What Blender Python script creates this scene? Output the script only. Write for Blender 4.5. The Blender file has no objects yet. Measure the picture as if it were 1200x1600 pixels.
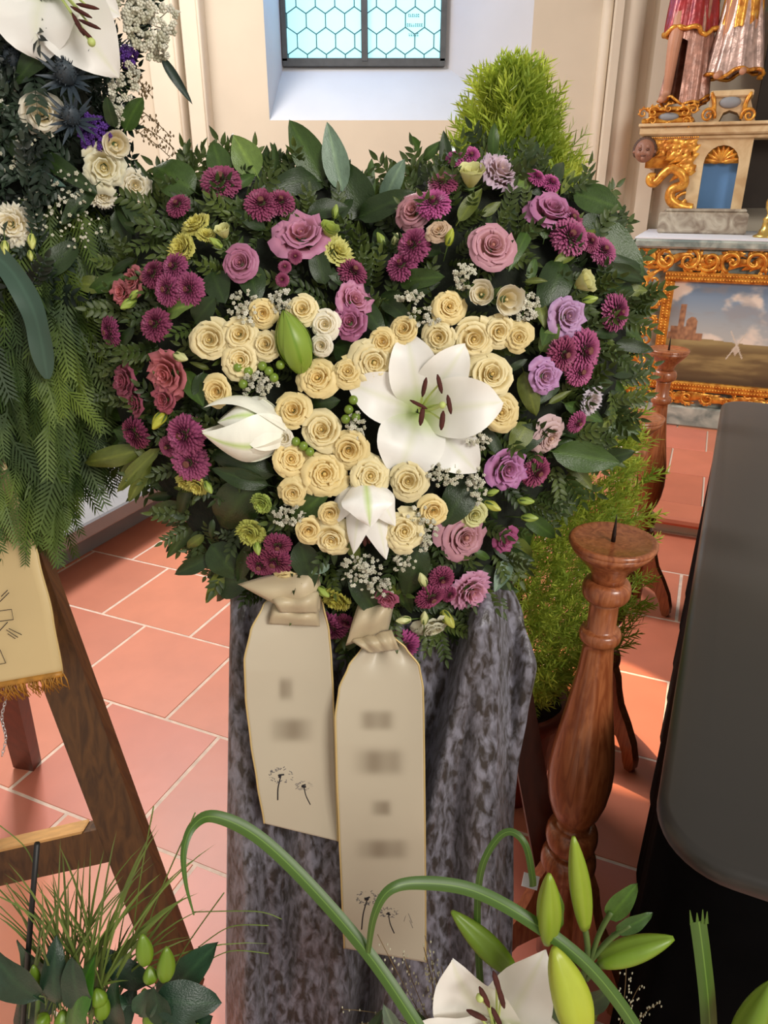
import bpy, bmesh, math, random
import numpy as np
from mathutils import Vector, Matrix, Euler, noise
rnd = random.Random(7)
nrs = np.random.RandomState(5)
PI = math.pi
scene = bpy.context.scene
COL = scene.collection

# ------------------------------------------------------------------ camera, world, light, exposure
TILT = math.radians(24.0); FPX = 1150.0; EYE = 1.5
cam_d = bpy.data.cameras.new('camera'); cam = bpy.data.objects.new('camera', cam_d); COL.objects.link(cam)
cam.location = (0, 0, EYE); cam.rotation_euler = (PI/2 - TILT, 0, 0)
cam_d.sensor_fit = 'HORIZONTAL'; cam_d.sensor_width = 36.0; cam_d.lens = 36.0*FPX/1200.0
cam_d.clip_start = 0.02
scene.camera = cam
world = bpy.data.worlds.new('world'); scene.world = world; world.use_nodes = True
world.node_tree.nodes['Background'].inputs[0].default_value = (1.0, 0.93, 0.83, 1)
world.node_tree.nodes['Background'].inputs[1].default_value = 0.38
scene.view_settings.view_transform = 'Standard'; scene.view_settings.look = 'None'
scene.view_settings.exposure = 0.32; scene.view_settings.gamma = 1.0

def area_light(name, loc, target, size, power, color, sy=None):
    d = bpy.data.lights.new(name, 'AREA'); d.energy = power; d.color = color; d.size = size
    if sy: d.shape = 'RECTANGLE'; d.size_y = sy
    o = bpy.data.objects.new(name, d); COL.objects.link(o); o.location = loc
    o.rotation_euler = (Vector(target)-Vector(loc)).to_track_quat('-Z', 'Y').to_euler()
    return o
# daylight falling in through a high side window of the nave, out of frame to the upper left
area_light('side_window_daylight', (-1.5, 4.2, 3.9), (-0.35, 1.9, 0.0), 1.1, 138, (1.0, 0.94, 0.91))
# daylight through the leaded window itself
area_light('leaded_window_daylight', (-0.14, 5.955, 2.95), (-0.14, 4.6, 1.6), 0.95, 15, (0.16, 0.46, 1.0), 1.2)
# a narrow sunbeam from a high window on the left reaching the floor between the candle stands
_sb = bpy.data.lights.new('sunbeam', 'SPOT'); _sb.energy = 2600; _sb.color = (1.0, .74, .46); _sb.spot_size = math.radians(5.6); _sb.spot_blend = .12; _sb.shadow_soft_size = .02
_so = bpy.data.objects.new('sunbeam', _sb); COL.objects.link(_so); _so.location = (-2.2, 5.2, 4.2)
_so.rotation_euler = (Vector((.66, 1.86, 0))-_so.location).to_track_quat('-Z', 'Y').to_euler()
# added fill light behind the camera, upper right, brightening the heart's front
area_light('fill_behind_camera', (2.6, -2.6, 3.6), (0.0, 1.2, 1.0), 1.8, 155, (1.0, 0.95, 0.88))

# ------------------------------------------------------------------ coordinates
ST, CT = math.sin(TILT), math.cos(TILT)
def ray(px, py):
    dx = (px-600)/FPX; dv = (800-py)/FPX
    return Vector((dx, dv*ST+CT, dv*CT-ST))
CAM = Vector((0, 0, EYE))
def at_y(px, py, y):
    r = ray(px, py); return CAM + r*(y/r.y)
def at_z(px, py, z):
    r = ray(px, py); return CAM + r*((z-EYE)/r.z)
LEAN = math.radians(14.5)
HO = Vector((0, .95, .804)); HN = Vector((0, -math.cos(LEAN), math.sin(LEAN)))
HU = Vector((0, math.sin(LEAN), math.cos(LEAN)))
def hp(px, py, w=0.0):
    """point on the leaning easel plane, w metres in front of it"""
    r = ray(px, py); s = ((HO + HN*w - CAM).dot(HN))/r.dot(HN); return CAM + r*s
BETA = math.radians(23)
RM = Matrix.Rotation(-BETA, 4, 'Z')          # room axes: x along the altar front, y towards the altar
def room(x, y, z): return RM @ Vector((x, y, z))

# ------------------------------------------------------------------ mesh helpers
def mesh(name, V, F, mat=None, attrs=None, smooth=True):
    me = bpy.data.meshes.new(name)
    me.from_pydata([tuple(v) for v in V], [], [tuple(f) for f in F])
    if smooth: me.polygons.foreach_set('use_smooth', [True]*len(me.polygons))
    if attrs:
        for k, a in attrs.items():
            at = me.attributes.new(k, 'FLOAT', 'POINT'); at.data.foreach_set('value', list(map(float, a)))
    if mat: me.materials.append(mat)
    me.update(); return me
MW = {}
def obj(name, me, parent=None, M=None, color=None, world=False, kind=None, label=None):
    o = bpy.data.objects.new(name, me); COL.objects.link(o)
    if M is not None: o.matrix_basis = M
    if parent is not None:
        o.parent = parent
        if world and parent.name in MW: o.matrix_parent_inverse = MW[parent.name].inverted()
        elif world: o.matrix_basis = Matrix.Identity(4)      # a sub-part shares its part's axes
    if color: o.color = (*color, 1)
    if kind: o['kind'] = kind
    if label: o['label'] = label
    return o
def tag(o, label, cat, group=None):
    o['label'] = label; o['category'] = cat
    if group: o['group'] = group
    return o
def thing(name, label, cat, M=None, group=None):
    o = bpy.data.objects.new(name, None); COL.objects.link(o); o.empty_display_size = .05
    if M is None: M = Matrix.Identity(4)
    if isinstance(M, (tuple, Vector)): M = Matrix.Translation(Vector(M))
    o.matrix_basis = M; MW[o.name] = M
    return tag(o, label, cat, group)
def structure(name, me, parent=None, M=None):
    o = obj(name, me, parent, M)
    if parent is None: o['kind'] = 'structure'
    return o
class B:
    """collects simple shapes into one mesh"""
    def __init__(s): s.V = []; s.F = []; s.A = []
    def add(s, V, F, a=None):
        n = len(s.V); s.V += [tuple(v) for v in V]; s.F += [tuple(i+n for i in f) for f in F]
        s.A += list(a) if a is not None else [0.0]*len(V); return s
    def box(s, x0, x1, y0, y1, z0, z1, M=None, bev=0.0):
        b = bev
        if b:
            V = []; 
            for z, i in ((z0, b), (z0+b, 0), (z1-b, 0), (z1, b)):
                V += [(x0+i, y0+i, z), (x1-i, y0+i, z), (x1-i, y1-i, z), (x0+i, y1-i, z)]
            F = [(3, 2, 1, 0), (12, 13, 14, 15)]
            for k in range(3):
                for j in range(4): F.append((4*k+j, 4*k+(j+1) % 4, 4*k+4+(j+1) % 4, 4*k+4+j))
        else:
            V = [(x0, y0, z0), (x1, y0, z0), (x1, y1, z0), (x0, y1, z0), (x0, y0, z1), (x1, y0, z1), (x1, y1, z1), (x0, y1, z1)]
            F = [(3, 2, 1, 0), (4, 5, 6, 7), (0, 1, 5, 4), (1, 2, 6, 5), (2, 3, 7, 6), (3, 0, 4, 7)]
        if M is not None: V = [M @ Vector(v) for v in V]
        return s.add(V, F)
    def lathe(s, prof, n=24, M=None, cap=True):
        V = []; F = []
        for r, z in prof:
            for k in range(n): V.append((r*math.cos(2*PI*k/n), r*math.sin(2*PI*k/n), z))
        for i in range(len(prof)-1):
            for k in range(n): F.append((i*n+k, i*n+(k+1) % n, (i+1)*n+(k+1) % n, (i+1)*n+k))
        if cap:
            F.append(tuple(range(n-1, -1, -1))); F.append(tuple((len(prof)-1)*n+k for k in range(n)))
        if M is not None: V = [M @ Vector(v) for v in V]
        return s.add(V, F)
    def tube(s, pts, rad, n=8, flat=1.0):
        pts = [Vector(p) for p in pts]; m = len(pts)
        if not hasattr(rad, '__len__'): rad = [rad]*m
        V = []; F = []; up = Vector((0, 0, 1))
        t0 = (pts[1]-pts[0]).normalized()
        if abs(t0.dot(up)) > .95: up = Vector((0, 1, 0))
        a = t0.cross(up).normalized()
        for i in range(m):
            t = (pts[min(i+1, m-1)]-pts[max(i-1, 0)])
            t = t.normalized() if t.length > 1e-9 else t0
            a = (a - t*a.dot(t)); a = a.normalized() if a.length > 1e-6 else t.orthogonal().normalized()
            b = t.cross(a)
            for k in range(n):
                c, d = math.cos(2*PI*k/n), math.sin(2*PI*k/n)
                V.append(pts[i] + (a*c + b*d*flat)*rad[i])
        for i in range(m-1):
            for k in range(n): F.append((i*n+k, i*n+(k+1) % n, (i+1)*n+(k+1) % n, (i+1)*n+k))
        F.append(tuple(range(n-1, -1, -1))); F.append(tuple((m-1)*n+k for k in range(n)))
        return s.add(V, F)
    def ball(s, c, r, nu=10, nv=6, M=None):
        c = Vector(c); r = r if hasattr(r, '__len__') else (r, r, r); V = []; F = []
        for j in range(1, nv):
            th = PI*j/nv
            for i in range(nu):
                ph = 2*PI*i/nu; V.append((r[0]*math.sin(th)*math.cos(ph), r[1]*math.sin(th)*math.sin(ph), r[2]*math.cos(th)))
        V += [(0, 0, r[2]), (0, 0, -r[2])]; k = (nv-1)*nu
        for j in range(nv-2):
            for i in range(nu): F.append((j*nu+i, (j+1)*nu+i, (j+1)*nu+(i+1) % nu, j*nu+(i+1) % nu))
        for i in range(nu):
            F.append((k, i, (i+1) % nu)); F.append((k+1, (nv-2)*nu+(i+1) % nu, (nv-2)*nu+i))
        V = [(M @ Vector(v) if M else Vector(v)) + c for v in V]
        return s.add(V, F)
    def prism(s, poly, y0, y1, M=None):
        """polygon in x,z extruded along y"""
        n = len(poly)
        V = [(p[0], y0, p[1]) for p in poly] + [(p[0], y1, p[1]) for p in poly]
        F = [tuple(range(n)), tuple(range(2*n-1, n-1, -1))] + [((i+1) % n, i, n+i, n+(i+1) % n) for i in range(n)]
        if M is not None: V = [M @ Vector(v) for v in V]
        return s.add(V, F)
    def mesh(s, name, mat, smooth=True, attr=None):
        return mesh(name, s.V, s.F, mat, {attr: s.A} if attr else None, smooth)
    def build(s, name, mat, parent=None, M=None, smooth=True, world=False, kind=None, label=None, attr=None):
        return obj(name, s.mesh(name, mat, smooth, attr), parent, M, world=world, kind=kind, label=label)
def auto(o, ang=40):
    """sharp edges above an angle so bevelled boxes and lathes shade cleanly"""
    me = o.data; bm = bmesh.new(); bm.from_mesh(me); bmesh.ops.recalc_face_normals(bm, faces=bm.faces)
    for e in bm.edges:
        if len(e.link_faces) == 2 and e.calc_face_angle(0) > math.radians(ang): e.smooth = False
    bm.to_mesh(me); bm.free(); return o
def bez(p0, p1, p2, t): return p0*(1-t)**2 + p1*2*t*(1-t) + p2*t*t
PROF = {
 'leaf': lambda t: math.sin(PI*min(1, t)**.85)**.8*(1-.25*t) if 0 < t < 1 else 0.0,
 'broad': lambda t: (math.sin(PI*t**.8)**.6)*(1-.12*t) if 0 < t < 1 else 0.0,
 'grass': lambda t: min(1, .55+t*1.5)*(1-t**4)**.9 if t < 1 else 0.0,
 'strap': lambda t: 1.0,
 'tepal': lambda t: .28*(1-t)+.86*max(0, math.sin(PI*t**.9))**.8 if t < 1 else .02,
 'spear': lambda t: (math.sin(PI*(.08+.92*t)**.7))**.9 if t < 1 else 0.0}
def blade(p0, p1, p2, w, nrm, prof='leaf', n=10, m=4, cup=0.0, ruf=0.0, rf=5, twist=0.0, seed=0):
    """curved leaf or petal along a bezier; nrm = the way its face looks. attrs ac: 0 midrib..1 edge, al: 0 base..1 tip"""
    p0, p1, p2, nrm = Vector(p0), Vector(p1), Vector(p2), Vector(nrm)
    V = []; F = []; ac = []; al = []; P = PROF[prof]
    for i in range(n+1):
        t = i/n; c = bez(p0, p1, p2, t)
        d = ((p1-p0)*(1-t) + (p2-p1)*t); d = d.normalized() if d.length > 1e-9 else (p2-p0).normalized()
        sd = d.cross(nrm); sd = sd.normalized() if sd.length > 1e-6 else d.orthogonal().normalized()
        nn = sd.cross(d)
        if twist:
            q = Matrix.Rotation(twist*t, 3, d); sd = q @ sd; nn = q @ nn
        hw = w*.5*P(t)
        for j in range(m+1):
            u = 2*j/m-1
            z = cup*hw*u*u + ruf*w*math.sin(rf*t*PI+seed+u*1.3)*u*u
            V.append(c + sd*(hw*u) + nn*z); ac.append(abs(u)); al.append(t)
    for i in range(n):
        for j in range(m): F.append((i*(m+1)+j, i*(m+1)+j+1, (i+1)*(m+1)+j+1, (i+1)*(m+1)+j))
    return V, F, ac, al
def blade_mesh(name, mat, *a, **k):
    V, F, ac, al = blade(*a, **k)
    return mesh(name, V, F, mat, {'ac': ac, 'al': al})
def frame(loc, z, up=(0, 0, 1), scale=1.0, roll=0.0):
    """matrix whose local z looks along z"""
    z = Vector(z).normalized(); x = Vector(up).cross(z)
    x = x.normalized() if x.length > 1e-5 else z.orthogonal().normalized()
    y = z.cross(x); m = Matrix((x, y, z)).transposed().to_4x4()
    s = scale if hasattr(scale, '__len__') else (scale,)*3
    return Matrix.Translation(loc) @ m @ Matrix.Rotation(roll, 4, 'Z') @ Matrix.Diagonal((*s, 1))
def scatter(name, V, F, mats, M4, a=None):
    """one mesh holding many transformed copies of a small shape (M4: n x 4 x 4 array)"""
    V = np.array([tuple(v) for v in V]); k = len(V); n = len(M4)
    Vh = np.c_[V, np.ones(k)]
    P = np.einsum('nij,kj->nki', M4, Vh)[..., :3].reshape(-1, 3)
    tri = []
    for f in F:
        for i in range(1, len(f)-1): tri.append((f[0], f[i], f[i+1]))
    T = (np.array(tri)[None] + (np.arange(n)*k)[:, None, None]).reshape(-1, 3)
    me = bpy.data.meshes.new(name)
    me.vertices.add(len(P)); me.vertices.foreach_set('co', P.ravel())
    me.loops.add(T.size); me.loops.foreach_set('vertex_index', T.ravel().astype(np.int32))
    me.polygons.add(len(T)); me.polygons.foreach_set('loop_start', np.arange(0, T.size, 3, dtype=np.int32))
    me.polygons.foreach_set('use_smooth', np.ones(len(T), dtype=bool))
    me.update(calc_edges=True)
    if a is not None:
        at = me.attributes.new('al', 'FLOAT', 'POINT'); at.data.foreach_set('value', np.tile(np.array(a, dtype=np.float32), n))
    rn = np.repeat(np.random.RandomState(len(P) % 999).rand(n), k)
    at = me.attributes.new('rn', 'FLOAT', 'POINT'); at.data.foreach_set('value', rn)
    me.materials.append(mats); me.validate(); return me

# ------------------------------------------------------------------ materials (all node based)
def srgb(r, g, b):
    f = lambda c: (c/255/12.92) if c/255 <= .04045 else ((c/255+.055)/1.055)**2.4
    return (f(r), f(g), f(b))
MATS = {}
def mat(name, col, rough=.6, var=.12, scale=12.0, bump=0.0, bscale=60.0, metal=0.0, spec=.5, sheen=0.0, coat=0.0, col2=None, stretch=None, emit=None, trans=0.0, objcol=False, grad=None, dist=0.0, detail=5.0, lo=.35, hi=.65):
    """principled material: colour broken up by noise; grad = (attribute, colour multiplier at 1, multiplier at 0)"""
    m = bpy.data.materials.new(name); m.use_nodes = True; nt = m.node_tree; N = nt.nodes; L = nt.links
    p = N['Principled BSDF']; out = N['Material Output']
    tc = N.new('ShaderNodeTexCoord'); mp = N.new('ShaderNodeMapping'); L.new(tc.outputs['Object'], mp.inputs[0])
    if stretch: mp.inputs['Scale'].default_value = stretch
    no = N.new('ShaderNodeTexNoise'); no.inputs['Scale'].default_value = scale; no.inputs['Detail'].default_value = detail
    no.inputs['Distortion'].default_value = dist; L.new(mp.outputs[0], no.inputs[0])
    rp = N.new('ShaderNodeValToRGB'); L.new(no.outputs[0], rp.inputs[0])
    c2 = col2 or tuple(c*(1-var*2) for c in col)
    if objcol:
        oi = N.new('ShaderNodeObjectInfo'); mx = N.new('ShaderNodeMixRGB'); mx.blend_type = 'MULTIPLY'; mx.inputs[0].default_value = 1
        rp.color_ramp.elements[0].color = (1-var, 1-var, 1-var, 1); rp.color_ramp.elements[1].color = (1, 1, 1, 1)
        L.new(oi.outputs['Color'], mx.inputs[1]); L.new(rp.outputs[0], mx.inputs[2]); co = mx.outputs[0]
    else:
        rp.color_ramp.elements[0].color = (*c2, 1); rp.color_ramp.elements[1].color = (*col, 1); co = rp.outputs[0]
    rp.color_ramp.elements[0].position = lo; rp.color_ramp.elements[1].position = hi
    if grad:
        for an, hic, loc_, *gp_ in grad:
            at = N.new('ShaderNodeAttribute'); at.attribute_name = an
            g = N.new('ShaderNodeValToRGB'); g.color_ramp.elements[0].color = (*loc_, 1); g.color_ramp.elements[1].color = (*hic, 1)
            L.new(at.outputs['Fac'], g.inputs[0])
            if an == 'ac': g.color_ramp.elements[1].position = .22
            if gp_: g.color_ramp.elements[1].position = gp_[0]
            mx = N.new('ShaderNodeMixRGB'); mx.blend_type = 'MULTIPLY'; mx.inputs[0].default_value = 1
            L.new(co, mx.inputs[1]); L.new(g.outputs[0], mx.inputs[2]); co = mx.outputs[0]
    L.new(co, p.inputs['Base Color'])
    p.inputs['Roughness'].default_value = rough; p.inputs['Metallic'].default_value = metal
    p.inputs['Specular IOR Level'].default_value = spec; p.inputs['Sheen Weight'].default_value = sheen
    p.inputs['Coat Weight'].default_value = coat; p.inputs['Coat Roughness'].default_value = .15
    if bump:
        n2 = N.new('ShaderNodeTexNoise'); n2.inputs['Scale'].default_value = bscale; n2.inputs['Detail'].default_value = 4; L.new(mp.outputs[0], n2.inputs[0])
        bp = N.new('ShaderNodeBump'); bp.inputs['Strength'].default_value = bump; bp.inputs['Distance'].default_value = .01
        L.new(n2.outputs[0], bp.inputs['Height']); L.new(bp.outputs[0], p.inputs['Normal'])
    if emit: p.inputs['Emission Color'].default_value = (*emit[0], 1); p.inputs['Emission Strength'].default_value = emit[1]
    if trans:
        tr = N.new('ShaderNodeBsdfTranslucent'); L.new(co, tr.inputs[0]); ms = N.new('ShaderNodeMixShader'); ms.inputs[0].default_value = trans
        L.new(p.outputs[0], ms.inputs[1]); L.new(tr.outputs[0], ms.inputs[2]); L.new(ms.outputs[0], out.inputs[0])
    MATS[name] = m; return m
W1 = (1, 1, 1)
M_plaster = mat('plaster', srgb(212, 200, 180), .9, .03, 3, bump=.05, bscale=40)
M_plaster2 = mat('plaster_trim', srgb(220, 209, 190), .85, .03, 3, bump=.03)
M_niche = mat('niche_plaster', srgb(196, 196, 198), .9, .02, 4, bump=.06, bscale=25)
M_tile = mat('terracotta_tile', srgb(206, 122, 92), .42, .10, 6, bump=.04, bscale=25, objcol=True, spec=.5)
M_grout = mat('tile_grout', srgb(238, 214, 196), .9, .1, 30)
M_iron = mat('window_iron', srgb(82, 84, 84), .6, .1, 20)
M_lead = mat('lead_came', srgb(60, 104, 108), .6, .1, 20)
M_glass = mat('daylit_glass', srgb(190, 240, 240), .3, .02, 4, emit=(srgb(160, 236, 248), .62))
M_ink = mat('dark_ink', srgb(38, 36, 40), .8, .1, 20)
M_inkteal = mat('teal_ink', srgb(80, 130, 130), .8, .1, 20)
M_stone = mat('grey_stone', srgb(140, 142, 146), .6, .05, 8, bump=.03)
M_plastic = mat('cream_plastic', srgb(225, 214, 194), .5, .02, 5)
M_plasticd = mat('socket_dark', srgb(150, 138, 120), .6, .02, 5)
M_gold = mat('gilding', srgb(240, 176, 74), .32, .12, 30, bump=.25, bscale=45, metal=.55, col2=srgb(186, 112, 40))
M_goldp = mat('pale_brass', srgb(225, 190, 105), .25, .1, 20, metal=.9)
M_marble = mat('grey_green_marble', srgb(186, 190, 178), .45, .2, 7, col2=srgb(112, 124, 120), dist=1.2)
M_marbley = mat('cream_marble', srgb(216, 190, 148), .45, .15, 6, col2=srgb(186, 152, 108), dist=1.5)
M_marbled = mat('veined_marble', srgb(188, 178, 160), .45, .15, 9, col2=srgb(128, 112, 96), dist=1.5)
M_mensa = mat('altar_linen', srgb(226, 228, 236), .8, .02, 8)
M_blue = mat('blue_niche_paint', srgb(92, 136, 186), .7, .05, 6)
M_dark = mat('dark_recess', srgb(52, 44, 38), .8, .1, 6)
M_flesh = mat('painted_flesh', srgb(196, 140, 110), .5, .08, 8)
M_fleshb = mat('brown_carved_flesh', srgb(150, 104, 84), .5, .1, 9)
M_red = mat('red_glaze', srgb(168, 40, 44), .34, .2, 16, metal=.2, coat=.2, bump=.4, bscale=26)
M_rosesilver = mat('rose_silver_glaze', srgb(190, 140, 122), .36, .22, 22, metal=.3, coat=.1, bump=.5, bscale=26)
M_silver = mat('silver_pink_glaze', srgb(204, 172, 160), .34, .22, 22, metal=.35, coat=.1, bump=.5, bscale=26)
M_hair = mat('statue_hair', srgb(84, 54, 36), .6, .1, 20)
M_wood = mat('turned_cherry_wood', srgb(170, 102, 62), .30, .2, 7, stretch=(9, 9, 1.0), col2=srgb(128, 66, 36), coat=.35, dist=2.0)
M_easel = mat('brown_easel_wood', srgb(94, 61, 29), .5, .2, 4, stretch=(12, 12, 1.5), col2=srgb(62, 38, 17), dist=1.5)
M_easellit = mat('lit_top_wood', srgb(214, 164, 100), .5, .1, 8, stretch=(3, 14, 14))  # easel wood with the light on the crossbar's top put into its colour
M_easelred = mat('red_brown_easel_wood', srgb(92, 42, 28), .45, .2, 5, stretch=(10, 10, 1.5))
M_satin = mat('dark_satin', srgb(40, 36, 32), .36, .06, 2.0, sheen=.1, spec=.6, stretch=(.6, 6, 1), bump=.02, bscale=2)
M_black = mat('black_cloth', srgb(7, 7, 8), 1.0, .2, 12, bump=.05, spec=.05)
M_velvet = mat('crushed_velvet', srgb(136, 134, 146), .34, .3, 80, col2=srgb(60, 53, 50), dist=.5, sheen=.2, bump=.35, bscale=85, stretch=(1, 1, .45), lo=.38, hi=.64, detail=7, spec=.35)
M_ribbon = mat('cream_satin_ribbon', srgb(196, 180, 148), .42, .03, 3, sheen=.1)
M_ribbonedge = mat('ribbon_gold_edge', srgb(216, 190, 130), .4, .05, 10, metal=.2)
M_ribbong = mat('gold_satin_ribbon', srgb(214, 190, 140), .45, .05, 4)
M_fringe = mat('gold_fringe', srgb(190, 132, 48), .5, .2, 60)
M_steel = mat('bright_steel', srgb(210, 212, 214), .25, .05, 10, metal=.9)
M_leaf = mat('salal_leaf', srgb(58, 82, 40), .36, .18, 9, objcol=True, grad=[('ac', W1, (1.5, 1.45, 1.3))], trans=.12, spec=.5, bump=.15, bscale=30)
M_foliage = mat('small_foliage', srgb(82, 98, 42), .5, .3, 14, col2=srgb(46, 62, 28), trans=.15, grad=[('rn', (1.25, 1.2, 1.1), (.6, .7, .7))])
M_moss = mat('dark_moss_base', srgb(26, 34, 20), .95, .3, 40, bump=.6, bscale=60)
M_petal = mat('petal', W1, .5, .06, 30, objcol=True, trans=.22, grad=[('al', W1, (.93, .81, .50))], sheen=.1)
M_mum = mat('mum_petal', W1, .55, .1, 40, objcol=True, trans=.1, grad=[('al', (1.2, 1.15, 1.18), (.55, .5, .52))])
M_eye = mat('flower_eye', srgb(124, 74, 62), .8, .2, 60)
M_green = mat('bud_green', W1, .42, .12, 16, objcol=True, trans=.15, grad=[('al', (.9, .95, .75), W1)])
M_lily = mat('lily_petal', srgb(248, 244, 232), .42, .02, 20, trans=.2, grad=[('ac', W1, (.93, .95, .84)), ('al', W1, (.66, .80, .34), .30)], objcol=True)
M_lilybud = mat('lily_bud', W1, .40, .14, 40, objcol=True, grad=[('ac', W1, (.62, .78, .34))], stretch=(1, 1, .3))
M_anther = mat('rust_anther', srgb(78, 27, 15), .8, .2, 60)
M_fil = mat('pale_green_filament', srgb(190, 206, 120), .5, .05, 20)
M_stem = mat('green_stem', srgb(84, 108, 50), .6, .15, 20)
M_white = mat('white_filler_blossom', srgb(232, 230, 214), .7, .15, 40, grad=[('rn', W1, (.7, .7, .6))])
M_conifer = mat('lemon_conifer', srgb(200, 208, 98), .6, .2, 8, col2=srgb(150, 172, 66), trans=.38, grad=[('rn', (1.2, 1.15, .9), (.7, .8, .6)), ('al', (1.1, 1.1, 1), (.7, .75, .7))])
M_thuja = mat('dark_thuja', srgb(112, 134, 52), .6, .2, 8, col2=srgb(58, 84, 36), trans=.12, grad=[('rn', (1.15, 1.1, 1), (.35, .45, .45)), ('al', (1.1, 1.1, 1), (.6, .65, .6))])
M_bark = mat('bark', srgb(90, 62, 42), .9, .2, 20, bump=.4)
M_pot = mat('terracotta_pot', srgb(140, 62, 40), .6, .15, 8)
M_soil = mat('potting_soil', srgb(58, 38, 26), .95, .3, 60, bump=.8)
M_grass = mat('grass_blade', srgb(72, 104, 38), .42, .08, 6, stretch=(1, 1, 1), grad=[('ac', W1, (2.6, 2.2, 2.6), .12)], trans=.12)
M_thistle = mat('steel_blue_thistle', srgb(62, 74, 84), .5, .2, 20)
M_basket = mat('wicker', srgb(98, 70, 44), .7, .2, 20)
M_paper = mat('white_paper', srgb(232, 230, 230), .7, .02, 10)
M_stick = mat('black_stick', srgb(20, 19, 20), .5, .1, 10)
# ------------------------------------------------------------------ the setting: floor, step, walls, window
def box_mesh(name, m, *a, **k): return B().box(*a, **k).mesh(name, m, smooth=False)
floor = structure('floor', box_mesh('floor', M_grout, -5, 4, -3, 7.5, -.05, -.0015), M=RM)
TP = .405
tile_me = box_mesh('floor_tile', M_tile, -.198, .198, -.1965, .1965, -.03, 0, bev=.0022)
tc0 = srgb(212, 128, 100)
def tile_col(): 
    k = rnd.uniform(.86, 1.08); return (tc0[0]*k, tc0[1]*k*rnd.uniform(.93, 1.06), tc0[2]*k*rnd.uniform(.9, 1.08))
for j in range(9):
    fy = .2+.4*j
    if fy+.4 > 3.42: break
    off = -1.126 if j % 2 == 0 else -1.323
    for i in range(-5, 8):
        obj('floor_tile', tile_me, floor, Matrix.Translation((off+TP*(i+.5), fy+.2, rnd.uniform(-.0008, .0004))), tile_col())
SF, SH = 3.39, .09
step = structure('step', B().box(-2.35, 3.2, SF+.03, 7.2, 0, SH-.006).mesh('step', M_plaster2, smooth=False), M=RM)
nose_me = B().prism([(-.2, 0)]*0 or [(0, 0), (-.03, .004), (-.042, .02), (-.036, .036), (-.015, .044), (.16, .044), (.16, 0)], -.199, .199).mesh('step_nosing', M_tile, smooth=False)
for i in range(13):
    obj('step_nosing', nose_me, step, Matrix.Translation((-2.1+TP*i+.1, SF+.02, SH-.044)) @ Matrix.Rotation(PI/2, 4, 'Z'), tile_col())
tile2_me = box_mesh('step_tile', M_tile, -.198, .198, -.212, .212, -.03, 0, bev=.0022)
for j in range(4):
    for i in range(-4, 7):
        x = (-.04 if j % 2 else .14)+TP*(i+.5)
        if -2.3 < x < 2.9: obj('step_tile', tile2_me, step, Matrix.Translation((x, SF+.18+.432*(j+.5), SH)), tile_col())
# back wall with the window opening
WY, WIN_Y = 5.6, 6.0
OL, OR_, OB, OT = -.77, .957, 1.894, 4.4
b = B()
b.box(-4.6, OL, WY, WY+.7, 0, 5.0); b.box(OR_, 1.74, WY, WY+.7, 0, 5.0); b.box(OL, OR_, WY, WY+.7, 0, OB); b.box(OL, OR_, WY, WY+.7, OT, 5.0)
structure('wall_back', b.mesh('wall_back', M_plaster, smooth=False))
structure('wall_right', box_mesh('wall_right', M_plaster, -.62, 3.4, 5.83, 6.4, 0, 5.0), M=RM)
structure('wall_left', box_mesh('wall_left', M_plaster, -4.45, -4.2, -1.0, 7.0, 0, 5.0), M=RM)
def moulding(n, px, w, dep, z1=5.0, y=WY, prof='box', m=M_plaster2):
    x = at_y(px, 110, y).x
    if prof == 'round': bb = B().lathe([(w/2, 0), (w/2, z1)], 16, M=Matrix.Translation((x, y, 0)) @ Matrix.Diagonal((1, dep*2/w, 1, 1)))
    else: bb = B().box(x-w/2, x+w/2, y-dep, y+.02, 0, z1, bev=.006)
    o = structure('trim_%d' % n, bb.mesh('trim_%d' % n, m, smooth=(prof == 'round'))); return o
moulding(1, 262, .20, .05); moulding(2, 283, .05, .10, prof='round'); moulding(3, 306, .10, .075); moulding(4, 322, .045, .11, prof='round')
moulding(5, 940, .07, .05, prof='round'); moulding(6, 953, .05, .09); moulding(7, 978, .17, .075, prof='round')
structure('trim_8', box_mesh('trim_8', M_plaster2, -.56, -.46, 5.77, 5.84, 0, 5.0, bev=.006), M=RM)
# window
win = thing('window_1', 'leaded window', 'window'); del win['category']; win['kind'] = 'structure'; del win['label']
XL, XR, XM, ZB, ZT = -.687, .404, -.135, 2.283, 4.2
V = [(OL, WY, OB), (OR_, WY, OB), (XR+.02, WIN_Y+.02, ZB-.02), (XL-.02, WIN_Y+.02, ZB-.02), (OL, WY, OT), (OR_, WY, OT), (XR+.02, WIN_Y+.02, ZT), (XL-.02, WIN_Y+.02, ZT)]
obj('sill', mesh('sill', V, [(0, 1, 2, 3)], M_niche, smooth=False), win)
obj('reveal', mesh('reveal', V, [(0, 3, 7, 4)], M_niche, smooth=False), win)
obj('reveal', mesh('reveal', V, [(2, 1, 5, 6)], M_niche, smooth=False), win)
obj('reveal', mesh('reveal', V, [(7, 6, 5, 4)], M_niche, smooth=False), win)
b = B()
for x0, x1, z0, z1 in ((XL-.02, XR+.02, ZB-.03, ZB+.022), (XL-.02, XL+.012, ZB, ZT), (XR-.012, XR+.025, ZB, ZT), (XL-.02, XR+.02, ZT-.03, ZT+.03)):
    b.box(x0, x1, WIN_Y-.03, WIN_Y+.03, z0, z1, bev=.004)
b.build('window_frame', M_iron, win, smooth=False)
B().box(XM-.02, XM+.02, WIN_Y-.035, WIN_Y+.03, ZB, ZT, bev=.004).build('mullion', M_iron, win, smooth=False)
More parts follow.
